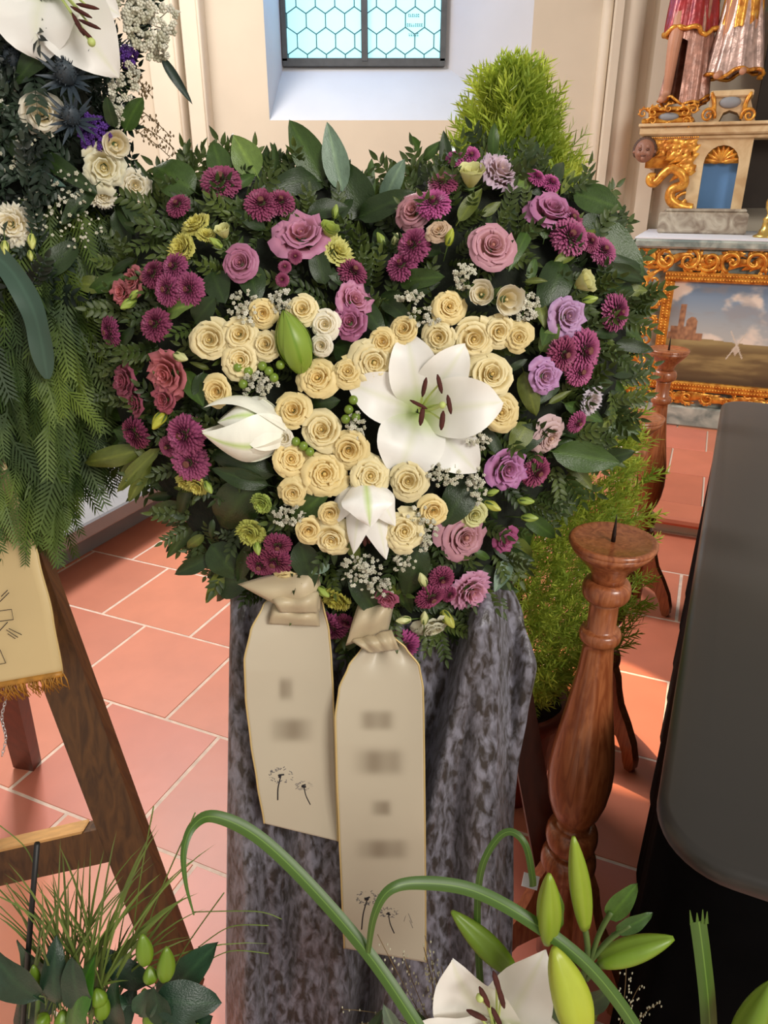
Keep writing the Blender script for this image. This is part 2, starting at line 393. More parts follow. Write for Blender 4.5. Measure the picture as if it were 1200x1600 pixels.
def clip(poly, ax, v, sgn):
    out = []
    for i in range(len(poly)):
        p, q = poly[i], poly[(i+1) % len(poly)]; a, c = (p[ax]-v)*sgn, (q[ax]-v)*sgn
        if a >= 0: out.append(p)
        if (a >= 0) != (c >= 0) and a != c:
            t = a/(a-c); out.append((p[0]+(q[0]-p[0])*t, p[1]+(q[1]-p[1])*t))
    return out
HW, RP, Z0 = .1325, .1200, 2.409
for x0, x1, cx in ((XL+.012, XM-.02, -.535), (XM+.02, XR-.012, .0145)):
    lead = B()
    for r in range(-1, 15):
        for i in range(-5, 8):
            hx, hz = cx+HW*i+(HW/2 if r % 2 else 0), Z0+RP*r
            poly = [(hx+HW*.5774*math.sin(k*PI/3)*1.0, hz+RP*.6667*math.cos(k*PI/3)) for k in range(6)]
            for ax, v, s in ((0, x0, 1), (0, x1, -1), (1, ZB+.02, 1), (1, ZT-.03, -1)):
                poly = clip(poly, ax, v, s)
                if len(poly) < 3: break
            if len(poly) < 3: continue
            for k in range(len(poly)):
                p, q = poly[k], poly[(k+1) % len(poly)]
                if math.hypot(p[0]-q[0], p[1]-q[1]) > .004:
                    lead.tube([(p[0], WIN_Y-.004, p[1]), (q[0], WIN_Y-.004, q[1])], .0032, 4)
            B().prism(poly, WIN_Y, WIN_Y+.004).build('pane', M_glass, win, smooth=False)
    lead.build('lead_came', M_lead, win, smooth=False)
c = at_y(647, 39, WIN_Y-.006); b = B(); r2 = random.Random(3)
for row, wd in ((.062, .078), (0, .1), (-.062, .07)):
    x = -wd/2
    while x < wd/2:
        l = r2.uniform(.006, .011); zz = c.z+row*.9
        b.box(c.x+x, c.x+x+l, WIN_Y-.0065, WIN_Y-.0045, zz-.009, zz-.005); b.box(c.x+x, c.x+x+.003, WIN_Y-.0065, WIN_Y-.0045, zz-.009, zz+.009)
        if r2.random() < .6: b.box(c.x+x, c.x+x+l, WIN_Y-.0065, WIN_Y-.0045, zz+.004, zz+.008)
        x += l+.005
b.build('inscription', M_inkteal, win, smooth=False, label='three short lines of teal lettering on one pane')
# wall socket beside the altar
def at_f(px, py, F):
    """ray meets the room plane y = F, in room axes"""
    r = RM.inverted() @ ray(px, py); o = RM.inverted() @ CAM; s = (F-o.y)/r.y; return o + r*s
p = at_f(1010, 316, 5.83)
sk = thing('wall_socket', 'cream double wall socket on the plaster beside the altar', 'socket', RM @ Matrix.Translation((p.x, 5.83, p.z-.07)))
B().box(-.042, .042, -.012, 0, 0, .15, bev=.003).build('cover_plate', M_plastic, sk, smooth=False)
for z in (.037, .113):
    r = B().lathe([(.026, 0), (.024, .004), (.021, .004), (.019, -.002), (.0, -.002)], 20, M=Matrix.Translation((0, -.013, z)) @ Matrix.Rotation(PI/2, 4, 'X')).build('socket_face', M_plastic, sk)
    B().tube([(-.008, -.0145, z), (-.008, -.011, z)], .003, 6).tube([(.008, -.0145, z), (.008, -.011, z)], .003, 6).build('contact_hole', M_plasticd, r, smooth=False)
# grey stone ledge on the left
pl = thing('stone_ledge', 'long low grey stone ledge on the floor behind the dark green wreath', 'ledge', RM @ Matrix.Translation((-2.3, 1.8, 0)))
B().box(-2.9, -2.21, 1.5, 4.4, .15, .22, bev=.008).build('slab', M_stone, pl, RM, smooth=False, world=True)
B().box(-2.9, -2.36, 1.6, 4.35, 0, .15).build('base', M_stone, pl, RM, smooth=False, world=True)
# ------------------------------------------------------------------ side altar (room axes)
AF, AX0, AX1, AT = 4.88, -.457, 2.1, 1.215
alt = thing('altar_table', 'marbled altar table with gilded carved front under a pale cover', 'altar', RM @ Matrix.Translation((.8, AF+.45, SH)))
def ab(bb, name, m, parent=alt, smooth=False, **k): return bb.build(name, m, parent, RM, smooth=smooth, world=True, **k)
ab(B().box(AX0+.06, AX1-.06, AF+.06, 5.82, SH, AT-.06), 'body', M_marble)
ab(B().box(AX0+.02, AX1-.02, AF+.015, 5.82, SH, SH+.13, bev=.01), 'plinth', M_marble)
ab(B().box(AX0, AX1, AF-.02, 5.82, AT-.06, AT-.008, bev=.012).box(AX0+.035, AX1-.035, AF+.02, 5.8, AT-.10, AT-.06, bev=.01), 'cornice', M_marble)
ab(B().box(AX0+.01, AX1-.01, AF-.012, 5.80, AT-.008, AT), 'altar_cover', M_mensa)
# painting: colours laid out on a fine grid
g = lambda px, py: at_f(px, py, AF+.04)
PX0, PX1 = g(1046, 500).x, 1.62
PZ1, PZ0 = g(1046, 438).z, g(1040, 592).z
nx, nz = 320, 150
V = []; cols = []; F = []
sm = lambda a, b_, x: max(0, min(1, (x-a)/(b_-a)))**2*(3-2*max(0, min(1, (x-a)/(b_-a))))
mixc = lambda a, b_, t: tuple(a[k]*(1-t)+b_[k]*t for k in range(3))
for j in range(nz+1):
    for i in range(nx+1):
        u, v = i/nx, j/nz; x = u*(PX1-PX0)
        V.append((PX0+x, AF+.035, PZ0+v*(PZ1-PZ0)))
        hor = .43+.015*math.sin(x*9)
        if v > hor:
            c = mixc((176, 180, 178), (112, 138, 166), sm(hor, 1, v))
            n_ = noise.fractal(Vector((x*3.4+v*1.2, v*2.6-x*.9, 3.1)), 1, 2, 5)
            c = mixc(c, (226, 214, 200), sm(.02, .35, n_+.25*sm(.2, .5, u)*(1-abs(v-.72)*2.2)))
            c = mixc(c, (150, 146, 146), sm(.1, .5, noise.fractal(Vector((x*4+7, v*5, 1)), 1, 2, 4))*.5)
        else:
            n_ = noise.fractal(Vector((x*3, v*9, .5)), 1, 2, 5)
            c = mixc((150, 130, 84), (108, 88, 56), sm(-.3, .5, n_)); c = mixc(c, (58, 42, 30), sm(.16, 0, v)*.8)
            c = mixc(c, (168, 152, 104), sm(.3, .42, v)*.6)
        # ruined castle with tower, and a mill
        def rect(x0, x1, v0, v1): return x0 < x < x1 and v0 < v < v1
        if rect(.015, .16, .43, .56) or rect(.055, .085, .43, .78) or ((x-.13)**2/.0011+(v-.58)**2/.006 < 1 and v > .43) or rect(.0, .2, .42, .5):
            k = .75+.5*noise.noise(Vector((x*60, v*25, 0))); c = mixc((92, 62, 50), (178, 132, 96), max(0, min(1, k)))
        if abs(x-.40)+abs(v-.36)*.35 < .022: c = (196, 182, 164)
        if abs((v-.40)-(x-.40)*3.0) < .012 and abs(x-.40) < .045 or abs((v-.40)+(x-.40)*3.0) < .012 and abs(x-.40) < .045: c = (206, 196, 180)
        cols.append((*srgb(*c), 1))
for j in range(nz):
    for i in range(nx): F.append((j*(nx+1)+i, j*(nx+1)+i+1, (j+1)*(nx+1)+i+1, (j+1)*(nx+1)+i))
M_paint = bpy.data.materials.new('landscape_painting'); M_paint.use_nodes = True
_a = M_paint.node_tree.nodes.new('ShaderNodeAttribute'); _a.attribute_name = 'paint'
M_paint.node_tree.links.new(_a.outputs['Color'], M_paint.node_tree.nodes['Principled BSDF'].inputs['Base Color'])
M_paint.node_tree.nodes['Principled BSDF'].inputs['Roughness'].default_value = .5
me = mesh('painting', V, F, M_paint, smooth=False)
ca = me.color_attributes.new('paint', 'FLOAT_COLOR', 'POINT'); ca.data.foreach_set('color', [c for q in cols for c in q])
obj('painting', me, alt, RM, world=True, label='landscape with a ruined castle under a cloudy blue sky')
# beaded inner frame
for (x0, x1, z0, z1) in ((PX0-.06, PX1+.06, PZ1, PZ1+.055), (PX0-.06, PX1+.06, PZ0-.055, PZ0), (PX0-.06, PX0, PZ0, PZ1), (PX1, PX1+.06, PZ0, PZ1)):
    fr = ab(B().box(x0, x1, AF+.0, AF+.05, z0, z1, bev=.008), 'picture_frame', M_gold)
    bd = B(); hz = (x1-x0) > (z1-z0); L = (x1-x0) if hz else (z1-z0); k = int(L/.0165)
    for row in (.30, .70):
        for q in range(k):
            t = (q+.5)/k
            bd.ball((x0+t*(x1-x0) if hz else x0+row*(x1-x0), AF-.003, z0+row*(z1-z0) if hz else z0+t*(z1-z0)), .0075, 6, 4)
    ab(bd, 'beading', M_gold, fr, True, kind='stuff')
# carved scrolls: tapered spirals with leaf lobes
def scroll(bb, c, size, rot, flip=1, turns=1.35, y=AF+.02, lobes=8, dep=.02):
    cx, cz = c; pts = []; rad = []
    for i in range(26):
        t = i/25; a = rot+flip*(t*turns*2*PI); r = size*(1-.86*t)
        pts.append((cx+r*math.cos(a), y-dep*math.sin(t*PI*.9), cz+r*math.sin(a))); rad.append(size*.23*(1-.5*t))
    bb.tube(pts, rad, 6); bb.ball(pts[-1], size*.15, 8, 5)
    for k in range(lobes):
        t = k/lobes*.5; a = rot+flip*t*turns*2*PI; r = size*(1-.86*t)
        p0 = Vector((cx+r*math.cos(a), y, cz+r*math.sin(a)))
        d = Vector((math.cos(a-flip*.9), 0, math.sin(a-flip*.9)))
        p2 = p0 + d*size*.75; V, F, _, _ = blade(p0-d*size*.15, (p0+p2)/2+Vector((0, -dep*1.6, 0)), p2+Vector((0, .004, 0)), size*.42, (0, -1, 0), 'leaf', 6, 2, cup=-.5)
        bb.add(V, F)
r3 = random.Random(11)
zt, zb = PZ1+.055, PZ0-.055
zt1, zb1 = g(1020, 386).z, SH+.15
x = AX0+.09; k = 0
while x < AX1-.1:
    bb = B(); hh = (zt1-zt)/2
    scroll(bb, (x, zt+hh), hh*.98, r3.uniform(0, 6), 1 if k % 2 else -1, 1.2)
    V, F, _, _ = blade((x-.02, AF+.03, zt+.01), (x+.05, AF-.02, zt+hh*1.6), (x+.13, AF+.02, zt+hh*(1.5 if k % 2 else .4)), .05, (0, -1, 0), 'leaf', 8, 2, cup=-.5); bb.add(V, F)
    for q in range(5):
        x0 = x+r3.uniform(-.06, .06); z0 = zt+hh*r3.uniform(.3, 1.7); V, F, _, _ = blade((x0-.04, AF+.035, z0-.015), (x0, AF-.005, z0+r3.uniform(-.01, .04)), (x0+.05, AF+.03, z0+r3.uniform(-.03, .03)), .034, (0, -1, 0), 'leaf', 6, 2, cup=-.6); bb.add(V, F)
    ab(bb, 'gilded_scroll', M_gold, smooth=True)
    bb = B(); hh = (zb-zb1)/2
    scroll(bb, (x, zb1+hh), hh*.98, r3.uniform(0, 6), -1 if k % 2 else 1, 1.2)
    V, F, _, _ = blade((x-.02, AF+.03, zb1+.01), (x+.05, AF-.02, zb1+hh*1.6), (x+.14, AF+.02, zb1+hh*(1.5 if k % 2 else .4)), .05, (0, -1, 0), 'leaf', 8, 2, cup=-.5); bb.add(V, F)
    for q in range(5):
        x0 = x+r3.uniform(-.06, .06); z0 = zb1+hh*r3.uniform(.3, 1.7); V, F, _, _ = blade((x0-.04, AF+.035, z0-.015), (x0, AF-.005, z0+r3.uniform(-.01, .04)), (x0+.05, AF+.03, z0+r3.uniform(-.03, .03)), .034, (0, -1, 0), 'leaf', 6, 2, cup=-.6); bb.add(V, F)
    ab(bb, 'gilded_scroll', M_gold, smooth=True); x += .118; k += 1
xa, xb = AX0+.085, PX0-.06
for q in range(6):
    z = zb+(zt-zb)*(q+.5)/6; bb = B()
    scroll(bb, ((xa+xb)/2, z), (xb-xa)*.40, r3.uniform(0, 6), 1 if q % 2 else -1, 1.1)
    V, F, _, _ = blade((xa+.01, AF+.03, z-.05), (xa-.01, AF-.03, z+.02), (xb-.02, AF+.02, z+.07), .05, (0, -1, 0), 'leaf', 8, 2, cup=-.5); bb.add(V, F)
    ab(bb, 'gilded_scroll', M_gold, smooth=True)

# ------------------------------------------------------------------ retable on the altar
PF = 5.36
pr = thing('altar_retable', 'cream marbled retable block with blue niche and gilded shell on the altar', 'retable', RM @ Matrix.Translation((at_f(1120, 340, PF).x, PF+.15, AT)))
a = lambda px, py, F=PF: at_f(px, py, F)
def pb(bb, name, m, parent=pr, smooth=False, **k): return bb.build(name, m, parent, RM, smooth=smooth, world=True, **k)
zb0 = AT; z_base = a(1100, 326).z; z_cor0 = a(1130, 213).z; z_cor1 = a(1130, 193).z
xb0, xb1 = a(1072, 300).x, a(1163, 300).x
xl = a(998, 205).x
pb(B().box(a(1031, 335).x, a(1170, 335).x, PF-.06, 5.82, zb0, z_base-.02, bev=.01).box(a(1040, 335).x, a(1166, 335).x, PF-.04, 5.82, z_base-.02, z_base, bev=.006), 'base', M_marbled)
nx0, nx1 = a(1092, 300).x, a(1146, 300).x; nz1 = a(1120, 255).z; arch = (nx1-nx0)/2
# block with arched niche cut out of its front
prof = [(xb0, z_base), (nx0, z_base+.012), (nx0, nz1)] + [((nx0+nx1)/2-arch*math.cos(t*PI/10), nz1+arch*math.sin(t*PI/10)) for t in range(1, 10)] + [(nx1, nz1), (nx1, z_base+.012), (xb1, z_base), (xb1, z_cor0), (xb0, z_cor0)]
pb(B().prism([(xb0, z_base), (nx0, z_base), (nx0, nz1)]+prof[3:12]+[(nx1, nz1), (nx1, z_base), (xb1, z_base), (xb1, z_cor0), (xb0, z_cor0)], PF, PF+.1), 'niche_front', M_marbley)
pb(B().box(xb0, xb1, PF+.1, 5.82, z_base, z_cor0), 'block', M_marbley)
pb(B().box(nx0, nx1, PF+.085, PF+.101, z_base, nz1+.005), 'niche_panel', M_blue)
sh = pb(B().box(nx0, nx1, PF+.08, PF+.1, nz1, nz1+arch), 'shell_back', M_gold)
for k in range(9):
    t = PI*(k+.5)/9; c = Vector(((nx0+nx1)/2, PF+.04, nz1+.006)); e = c+Vector((-math.cos(t)*arch*.98, .0, math.sin(t)*arch*.98))
    V, F, _, _ = blade(c, (c+e)/2+Vector((0, -.03, 0)), e+Vector((0, -.02, 0)), arch*.36, (0, -1, 0), 'broad', 6, 4, cup=-.9)
    pb(B().add(V, F), 'shell_flute', M_gold, sh, True)
xr = a(1192, 205).x
pb(B().box(xl, xr+.4, PF-.05, 5.82, z_cor1-.01, z_cor1+.008, bev=.004).box(xl+.01, xr+.4, PF-.035, 5.82, z_cor0+.01, z_cor1-.01, bev=.01).box(xl+.03, xr+.4, PF-.015, 5.82, z_cor0-.012, z_cor0+.01, bev=.006), 'cornice', M_marbley)
bb = B()
for k in range(26):
    bb.ball((xl+.04+k*.0125, PF-.02, z_cor0-.002), .006, 6, 4)
pb(bb, 'beading', M_gold, smooth=True, kind='stuff')
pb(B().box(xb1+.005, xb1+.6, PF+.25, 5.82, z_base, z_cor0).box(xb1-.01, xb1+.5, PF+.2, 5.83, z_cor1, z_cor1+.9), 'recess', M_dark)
# gilded bracket volute with cherub head
vol = thing('gilded_volute', 'gilded carved bracket scroll under the altar cornice', 'bracket', RM @ Matrix.Translation((xb0-.1, PF+.05, z_base)))
def vb(bb, name, m, parent=vol, smooth=True, **k): return bb.build(name, m, parent, RM, smooth=smooth, world=True, **k)
q = lambda px, py, dy=0.0: (lambda p: (p.x, PF+.02+dy, p.z))(a(px, py))
def spl(pts, n=6):
    P = [Vector(p) for p in pts]; out = []
    for i in range(len(P)-1):
        p0, p1, p2, p3 = P[max(i-1, 0)], P[i], P[i+1], P[min(i+2, len(P)-1)]
        for k in range(n):
            t = k/n; out.append(.5*((2*p1)+(p2-p0)*t+(2*p0-5*p1+4*p2-p3)*t*t+(3*p1-p0-3*p2+p3)*t**3))
    return out+[P[-1]]
bb = B(); s1 = spl([q(1080, 325), q(1062, 322, -.02), q(1048, 312, -.03), q(1050, 297, -.03), q(1068, 288, -.03), q(1066, 272, -.04), q(1050, 264, -.04), q(1037, 272, -.04), q(1024, 286, -.05), q(1016, 284, -.05), q(1017, 276, -.05), q(1024, 277, -.05)])
bb.tube(s1, [.034-.012*i/len(s1) for i in range(len(s1))], 8); bb.ball(q(1021, 280, -.05), .02)
bb.tube(spl([q(1078, 300), q(1064, 303, -.02), q(1056, 312, -.03), q(1064, 318, -.03), q(1072, 312, -.03)]), .012, 6)
vb(bb, 'scroll', M_gold)
bb = B(); rr = random.Random(4)
for k in range(46):
    px, py = rr.uniform(1016, 1082), rr.uniform(219, 272)
    if px < 1022+(py-219)*.5 and py > 250: continue
    p0 = Vector(q(px, py)); d = Vector((-.05+rr.uniform(-.03, .03), 0, rr.uniform(-.06, .03)))
    V, F, _, _ = blade(p0-d, p0+Vector((0, -.07-rr.random()*.03, 0)), p0+d, .055, (0, -1, 0), 'leaf', 7, 2, cup=-.7); bb.add(V, F)
bb.box(a(1012, 220).x, xb0, PF+.03, 5.8, a(1040, 262).z, z_cor0-.01)
vb(bb, 'acanthus_leaves', M_gold)
cz = a(1008, 236); hd = B(); hc = Vector((cz.x, PF-.03, cz.z)); hr = .060
bb = B(); bb.ball((0, 0, 0), (1, 1, 1.12), 20, 14)
V = []
for v in bb.V:
    v = Vector(v); f = -v.y
    if f > 0:
        v.y -= .26*math.exp(-((v.x)**2*20+(v.z+.08)**2*9)) - .20*math.exp(-((abs(v.x)-.36)**2*22+(v.z-.12)**2*30)) + .10*math.exp(-(v.x**2*6+(v.z+.45)**2*30)) + .1*math.exp(-((abs(v.x)-.5)**2*8+(v.z+.3)**2*8))
    V.append(hc+v*hr)
ch = thing('cherub_head', 'small brown carved cherub head on the gilded bracket', 'carving', RM @ Matrix.Translation(hc))
bf = B(); bf.add(V, bb.F)
for dx, dy, dz, r_ in ((0, -1.02, -.12, .17), (.42, -.78, -.28, .3), (-.42, -.78, -.28, .3), (0, -.88, -.72, .24), (.36, -.74, .33, .24), (-.36, -.74, .33, .24), (.98, 0, -.1, .2), (-.98, 0, -.1, .2)): bf.ball(hc+Vector((dx, dy, dz))*hr, hr*r_, 10, 7)
obj('head', bf.mesh('head', M_fleshb), ch, RM, world=True)
hb = B()
for k in range(20):
    t = -.5+(PI+1)*k/19; hb.ball(hc+Vector((math.cos(t)*.95, .15+.3*math.sin(t*3)*.2, math.sin(t)*.95+.12))*hr, hr*.3, 8, 5)
hb.ball(hc+Vector((0, .5, .3))*hr, hr*.85, 10, 6); obj('hair', hb.mesh('hair', M_hair), ch, RM, world=True)
fb = B()
for s in (-1, 1): fb.tube([hc+Vector((s*.52, -.86, .10))*hr, hc+Vector((s*.36, -.97, .06))*hr, hc+Vector((s*.2, -.96, .10))*hr], hr*.085, 5)
fb.tube([hc+Vector((-.24, -.98, -.46))*hr, hc+Vector((0, -1.08, -.5))*hr, hc+Vector((.24, -.98, -.46))*hr], hr*.07, 5)
obj('face_detail', fb.mesh('face_detail', mat('carved_shadow_brown', srgb(108, 70, 54), .6, .1, 10)), ch, RM, world=True)
# pedestals
def oval(bb, c, rx, rz, y): bb.ball((c.x, y, c.z), (rx, .02, rz), 18, 8)
ped1 = thing('gilded_pedestal', 'gilded rocaille pedestal with grey oval under the red-robed statue', 'pedestal', RM @ Matrix.Translation((a(1046, 198).x, PF+.1, z_cor1+.008)))
z1 = a(1046, 167).z; zc1 = z_cor1+.008
pb(B().box(a(1003, 190).x, a(1084, 190).x, PF-.02, PF+.22, zc1, zc1+.03, bev=.008).box(a(1012, 190).x, a(1078, 190).x, PF, PF+.2, zc1+.03, z1-.02, bev=.01).box(a(1006, 190).x, a(1084, 190).x, PF-.02, PF+.22, z1-.02, z1, bev=.006), 'block', M_gold, ped1)
bb = B(); oval(bb, a(1045, 183), .06, .024, PF-.01); pb(bb, 'oval_medallion', M_stone, ped1, True)
for (px, py, s, r, f) in ((1022, 176, .035, .5, 1), (1070, 176, .035, 2.6, -1), (1020, 190, .03, 3.5, -1), (1072, 190, .03, 5.5, 1), (1046, 170, .026, 1.2, 1), (1046, 196, .022, 4, -1), (1084, 172, .03, 2.2, -1), (1006, 178, .028, 1, 1)):
    bb = B(); p = a(px, py); scroll(bb, (p.x, p.z), s, r, f, 1.1, PF-.025, 4, .015); pb(bb, 'rocaille_scroll', M_gold, ped1, True)
ped2 = thing('scroll_foot_pedestal', 'cream and gold pedestal on two scroll feet under the gold-robed statue', 'pedestal', RM @ Matrix.Translation((a(1140, 190).x, PF+.1, zc1)))
z2, z2b = a(1140, 141).z, a(1140, 152).z
pb(B().box(a(1110, 146).x, a(1178, 146).x, PF-.02, PF+.22, z2b, z2, bev=.008), 'top_slab', M_marbley, ped2)
pb(B().prism([(a(1110, 152).x, z2b), (a(1103, 190).x, zc1), (a(1122, 190).x, zc1), (a(1130, 176).x, a(1130, 176).z), (a(1140, 172).x, a(1140, 172).z), (a(1152, 176).x, a(1152, 176).z), (a(1160, 190).x, zc1), (a(1180, 190).x, zc1), (a(1172, 152).x, z2b)], PF, PF+.2), 'body', M_marbley, ped2)
bb = B(); oval(bb, a(1141, 160), .06, .032, PF-.005); pb(bb, 'oval_medallion', M_stone, ped2, True)
for px, r, f in ((1106, -.4, 1), (1170, PI+.4, -1)):
    bb = B(); p = a(px, 181); scroll(bb, (p.x, p.z), .042, r, f, 1.6, PF-.02, 0, .012)
    p2 = a(px+(10 if f > 0 else -4), 160); bb.tube(spl([(p.x+f*.03, PF-.01, p.z+.01), (p2.x, PF-.02, p2.z), (p2.x-f*.02, PF-.01, p2.z+.05)]), .013, 6)
    pb(bb, 'scroll_foot', M_gold, ped2, True)
bb = B(); p = a(1100, 80); pb(B().box(p.x-.008, p.x+.014, PF+.1, PF+.104, p.z-.022, p.z+.022), 'paper_tag', M_paper, ped2)
# statues: a skinned body with robes as children
def skin_body(name, verts, edges, radii, mt, parent):
    me = bpy.data.meshes.new(name); me.from_pydata([tuple(v) for v in verts], edges, []); o = bpy.data.objects.new(name, me); COL.objects.link(o)
    sk_ = o.modifiers.new('skin', 'SKIN'); 
    if not me.skin_vertices: me.attributes.new
    bm = bmesh.new(); bm.from_mesh(me); ly = bm.verts.layers.skin.verify()
    for i, v in enumerate(bm.verts):
        v[ly].radius = (radii[i], radii[i]); v[ly].use_root = (i == 0)
    bm.to_mesh(me); bm.free()
    o.modifiers.new('sub', 'SUBSURF').levels = 2; o.modifiers['sub'].render_levels = 2
    me.materials.append(mt); o.matrix_basis = RM; o.parent = parent; o.matrix_parent_inverse = MW[parent.name].inverted(); return o
def skirt(c, z0, z1, r0, r1, nf, amp, seed, hem=None, ry=.8, slit=None):
    V = []; F = []; n = 72; m = 14; rs = random.Random(seed); ph = [rs.uniform(0, 6) for _ in range(4)]
    for j in range(m+1):
        t = j/m; z = z1+(z0-z1)*t; r = r1+(r0-r1)*t**1.2
        for i in range(n):
            th = 2*PI*i/n; f = 1+amp*t**.6*(math.sin(nf*th+ph[0]+t*1.6)+.6*math.sin((nf*2-1)*th+ph[1]-t*2.4)+.45*math.sin((nf*3+1)*th+ph[2]+5*t))
            zz = z+(.018*math.sin(3*th+ph[2])+.01*math.sin(7*th+ph[3]))*t
            V.append((c[0]+r*f*math.cos(th), c[1]+r*f*math.sin(th)*ry, zz))
    for j in range(m):
        for i in range(n):
            th = 2*PI*(i+.5)/n
            if slit and slit[0] < th < slit[1] and j > m*slit[2]: continue
            F.append((j*n+i, j*n+(i+1) % n, (j+1)*n+(i+1) % n, (j+1)*n+i))
    return V, F
def hem_of(V, n=72, rad=.008): return B().tube(V[-n:]+[V[-n]], rad, 6)
def statue(label, px, py_foot, k, mk):
    p = a(px, py_foot, PF+.1); st = thing('saint_statue', label, 'statue', RM @ Matrix.Translation(p), 'carved saints on the altar')
    mk(st, p, k)
def S1(st, p, k):
    x, y, z = p.x, p.y, p.z; h = lambda dx, dy, dz: Vector((x+dx*k, y+dy*k, z+dz*k))
    vs = [h(0, 0, .56), h(.0, 0, .72), h(.0, 0, .86), h(0, -.01, .93), h(0, -.03, 1.03), h(0, -.03, 1.10),
          h(-.045, -.02, .50), h(-.065, -.07, .28), h(-.07, -.04, .05), h(-.095, -.12, .02),
          h(.045, 0, .50), h(.045, -.02, .28), h(.045, 0, .05), h(.05, -.09, .02),
          h(-.11, 0, .84), h(-.20, -.05, .70), h(-.27, -.14, .62), h(-.31, -.17, .60), h(.11, 0, .84), h(.19, -.05, .66), h(.10, -.16, .60), h(.06, -.18, .62)]
    es = [(0, 1), (1, 2), (2, 3), (3, 4), (4, 5), (0, 6), (6, 7), (7, 8), (8, 9), (0, 10), (10, 11), (11, 12), (12, 13), (2, 14), (14, 15), (15, 16), (16, 17), (2, 18), (18, 19), (19, 20), (20, 21)]
    rd = [.085, .09, .08, .03, .058, .05, .06, .04, .025, .02, .06, .04, .025, .02, .045, .032, .024, .022, .045, .032, .024, .022]
    skin_body('body', vs, es, [r*k*(.72 if i < 3 else .9) for i, r in enumerate(rd)], M_flesh, st)
    V, F = skirt((x+.02*k, y), z+.02*k, z+.58*k, .118*k, .082*k, 7, .10, 3, ry=.85, slit=(3.75, 4.55, .45))
    r = obj('robe', mesh('robe', V, F, M_rosesilver), st, RM, world=True); obj('robe_hem', hem_of(V).mesh('robe_hem', M_gold), r)
    V, F = skirt((x, y), z+.345*k, z+.88*k, .125*k, .075*k, 6, .09, 8, ry=.78)
    r = obj('tunic', mesh('tunic', V, F, M_red), st, RM, world=True); obj('tunic_hem', hem_of(V, rad=.014).mesh('tunic_hem', M_gold), r)
    hb = B(); hb.ball(h(0, .0, 1.09), (.062*k, .06*k, .07*k), 12, 8)
    for i in range(10): t = PI*i/9; hb.ball(h(math.cos(t)*.06, .02, 1.03+.05*math.sin(t)), .025*k, 8, 5)
    obj('hair', hb.mesh('hair', M_hair), st, RM, world=True)
    fb = B()
    for s in (-1, 1): fb.ball(h(s*.02, -.082, 1.06), .005*k, 6, 4)
    fb.tube([h(-.014, -.083, 1.02), h(0, -.088, 1.018), h(.014, -.083, 1.02)], .003*k, 5); obj('face_detail', fb.mesh('face_detail', M_hair), st, RM, world=True)
def S2(st, p, k):
    x, y, z = p.x, p.y, p.z; h = lambda dx, dy, dz: Vector((x+dx*k, y+dy*k, z+dz*k))
    vs = [h(0, 0, .56), h(.0, 0, .72), h(.0, 0, .86), h(0, -.01, .93), h(0, -.03, 1.03), h(0, -.03, 1.10),
          h(-.06, -.02, .50), h(-.06, -.05, .28), h(-.06, -.05, .05), h(-.09, -.17, .015),
          h(.06, 0, .50), h(.06, -.04, .28), h(.06, -.05, .06), h(.05, -.18, .03),
          h(-.11, 0, .84), h(-.19, -.03, .68), h(-.16, -.12, .52), h(-.14, -.15, .48), h(.11, 0, .84), h(.19, -.03, .68), h(.14, -.14, .66), h(.08, -.17, .70)]
    es = [(0, 1), (1, 2), (2, 3), (3, 4), (4, 5), (0, 6), (6, 7), (7, 8), (8, 9), (0, 10), (10, 11), (11, 12), (12, 13), (2, 14), (14, 15), (15, 16), (16, 17), (2, 18), (18, 19), (19, 20), (20, 21)]
    rd = [.085, .09, .08, .03, .058, .05, .05, .04, .025, .022, .05, .04, .025, .022, .045, .032, .024, .022, .045, .032, .024, .022]
    skin_body('body', vs, es, [r*k*(.72 if i < 3 else .9) for i, r in enumerate(rd)], M_flesh, st)
    V, F = skirt((x, y), z+.04*k, z+.58*k, .165*k, .085*k, 8, .09, 5, ry=.72)
    r = obj('robe', mesh('robe', V, F, M_silver), st, RM, world=True); obj('robe_hem', hem_of(V, rad=.011).mesh('robe_hem', M_gold), r)
    V, F = skirt((x, y), z+.28*k, z+.88*k, .115*k, .075*k, 9, .08, 12, ry=.8)
    obj('tunic', mesh('tunic', V, F, M_gold), st, RM, world=True)
    for s in (-1, 1):
        V, F, _, _ = blade(h(s*.13, .02, .86), h(s*.24, -.02, .6), h(s*.19, 0, .34), .12*k, (s*.6, -1, 0), 'strap', 10, 4, cup=-.5, ruf=.1)
        o = obj('cloak_fold', mesh('cloak_fold', V, F, MATS['green_cloak'] if 'green_cloak' in MATS else mat('green_cloak', srgb(84, 96, 72), .4, .1, 9)), st, RM, world=True)
    hb = B(); hb.ball(h(0, .0, 1.09), (.062*k, .06*k, .07*k), 12, 8); obj('hair', hb.mesh('hair', M_hair), st, RM, world=True)
    fb = B()
    for s in (-1, 1): fb.ball(h(s*.02, -.082, 1.06), .005*k, 6, 4)
    fb.tube([h(-.014, -.083, 1.02), h(0, -.088, 1.018), h(.014, -.083, 1.02)], .003*k, 5); obj('face_detail', fb.mesh('face_detail', M_hair), st, RM, world=True)
statue('carved saint in a short red tunic with gold hem and one bare leg', 1061, 166, 1.12, S1)
statue('carved saint in gold tunic over a pale silvery skirt on scroll-footed pedestal', 1143, 128, .98, S2)
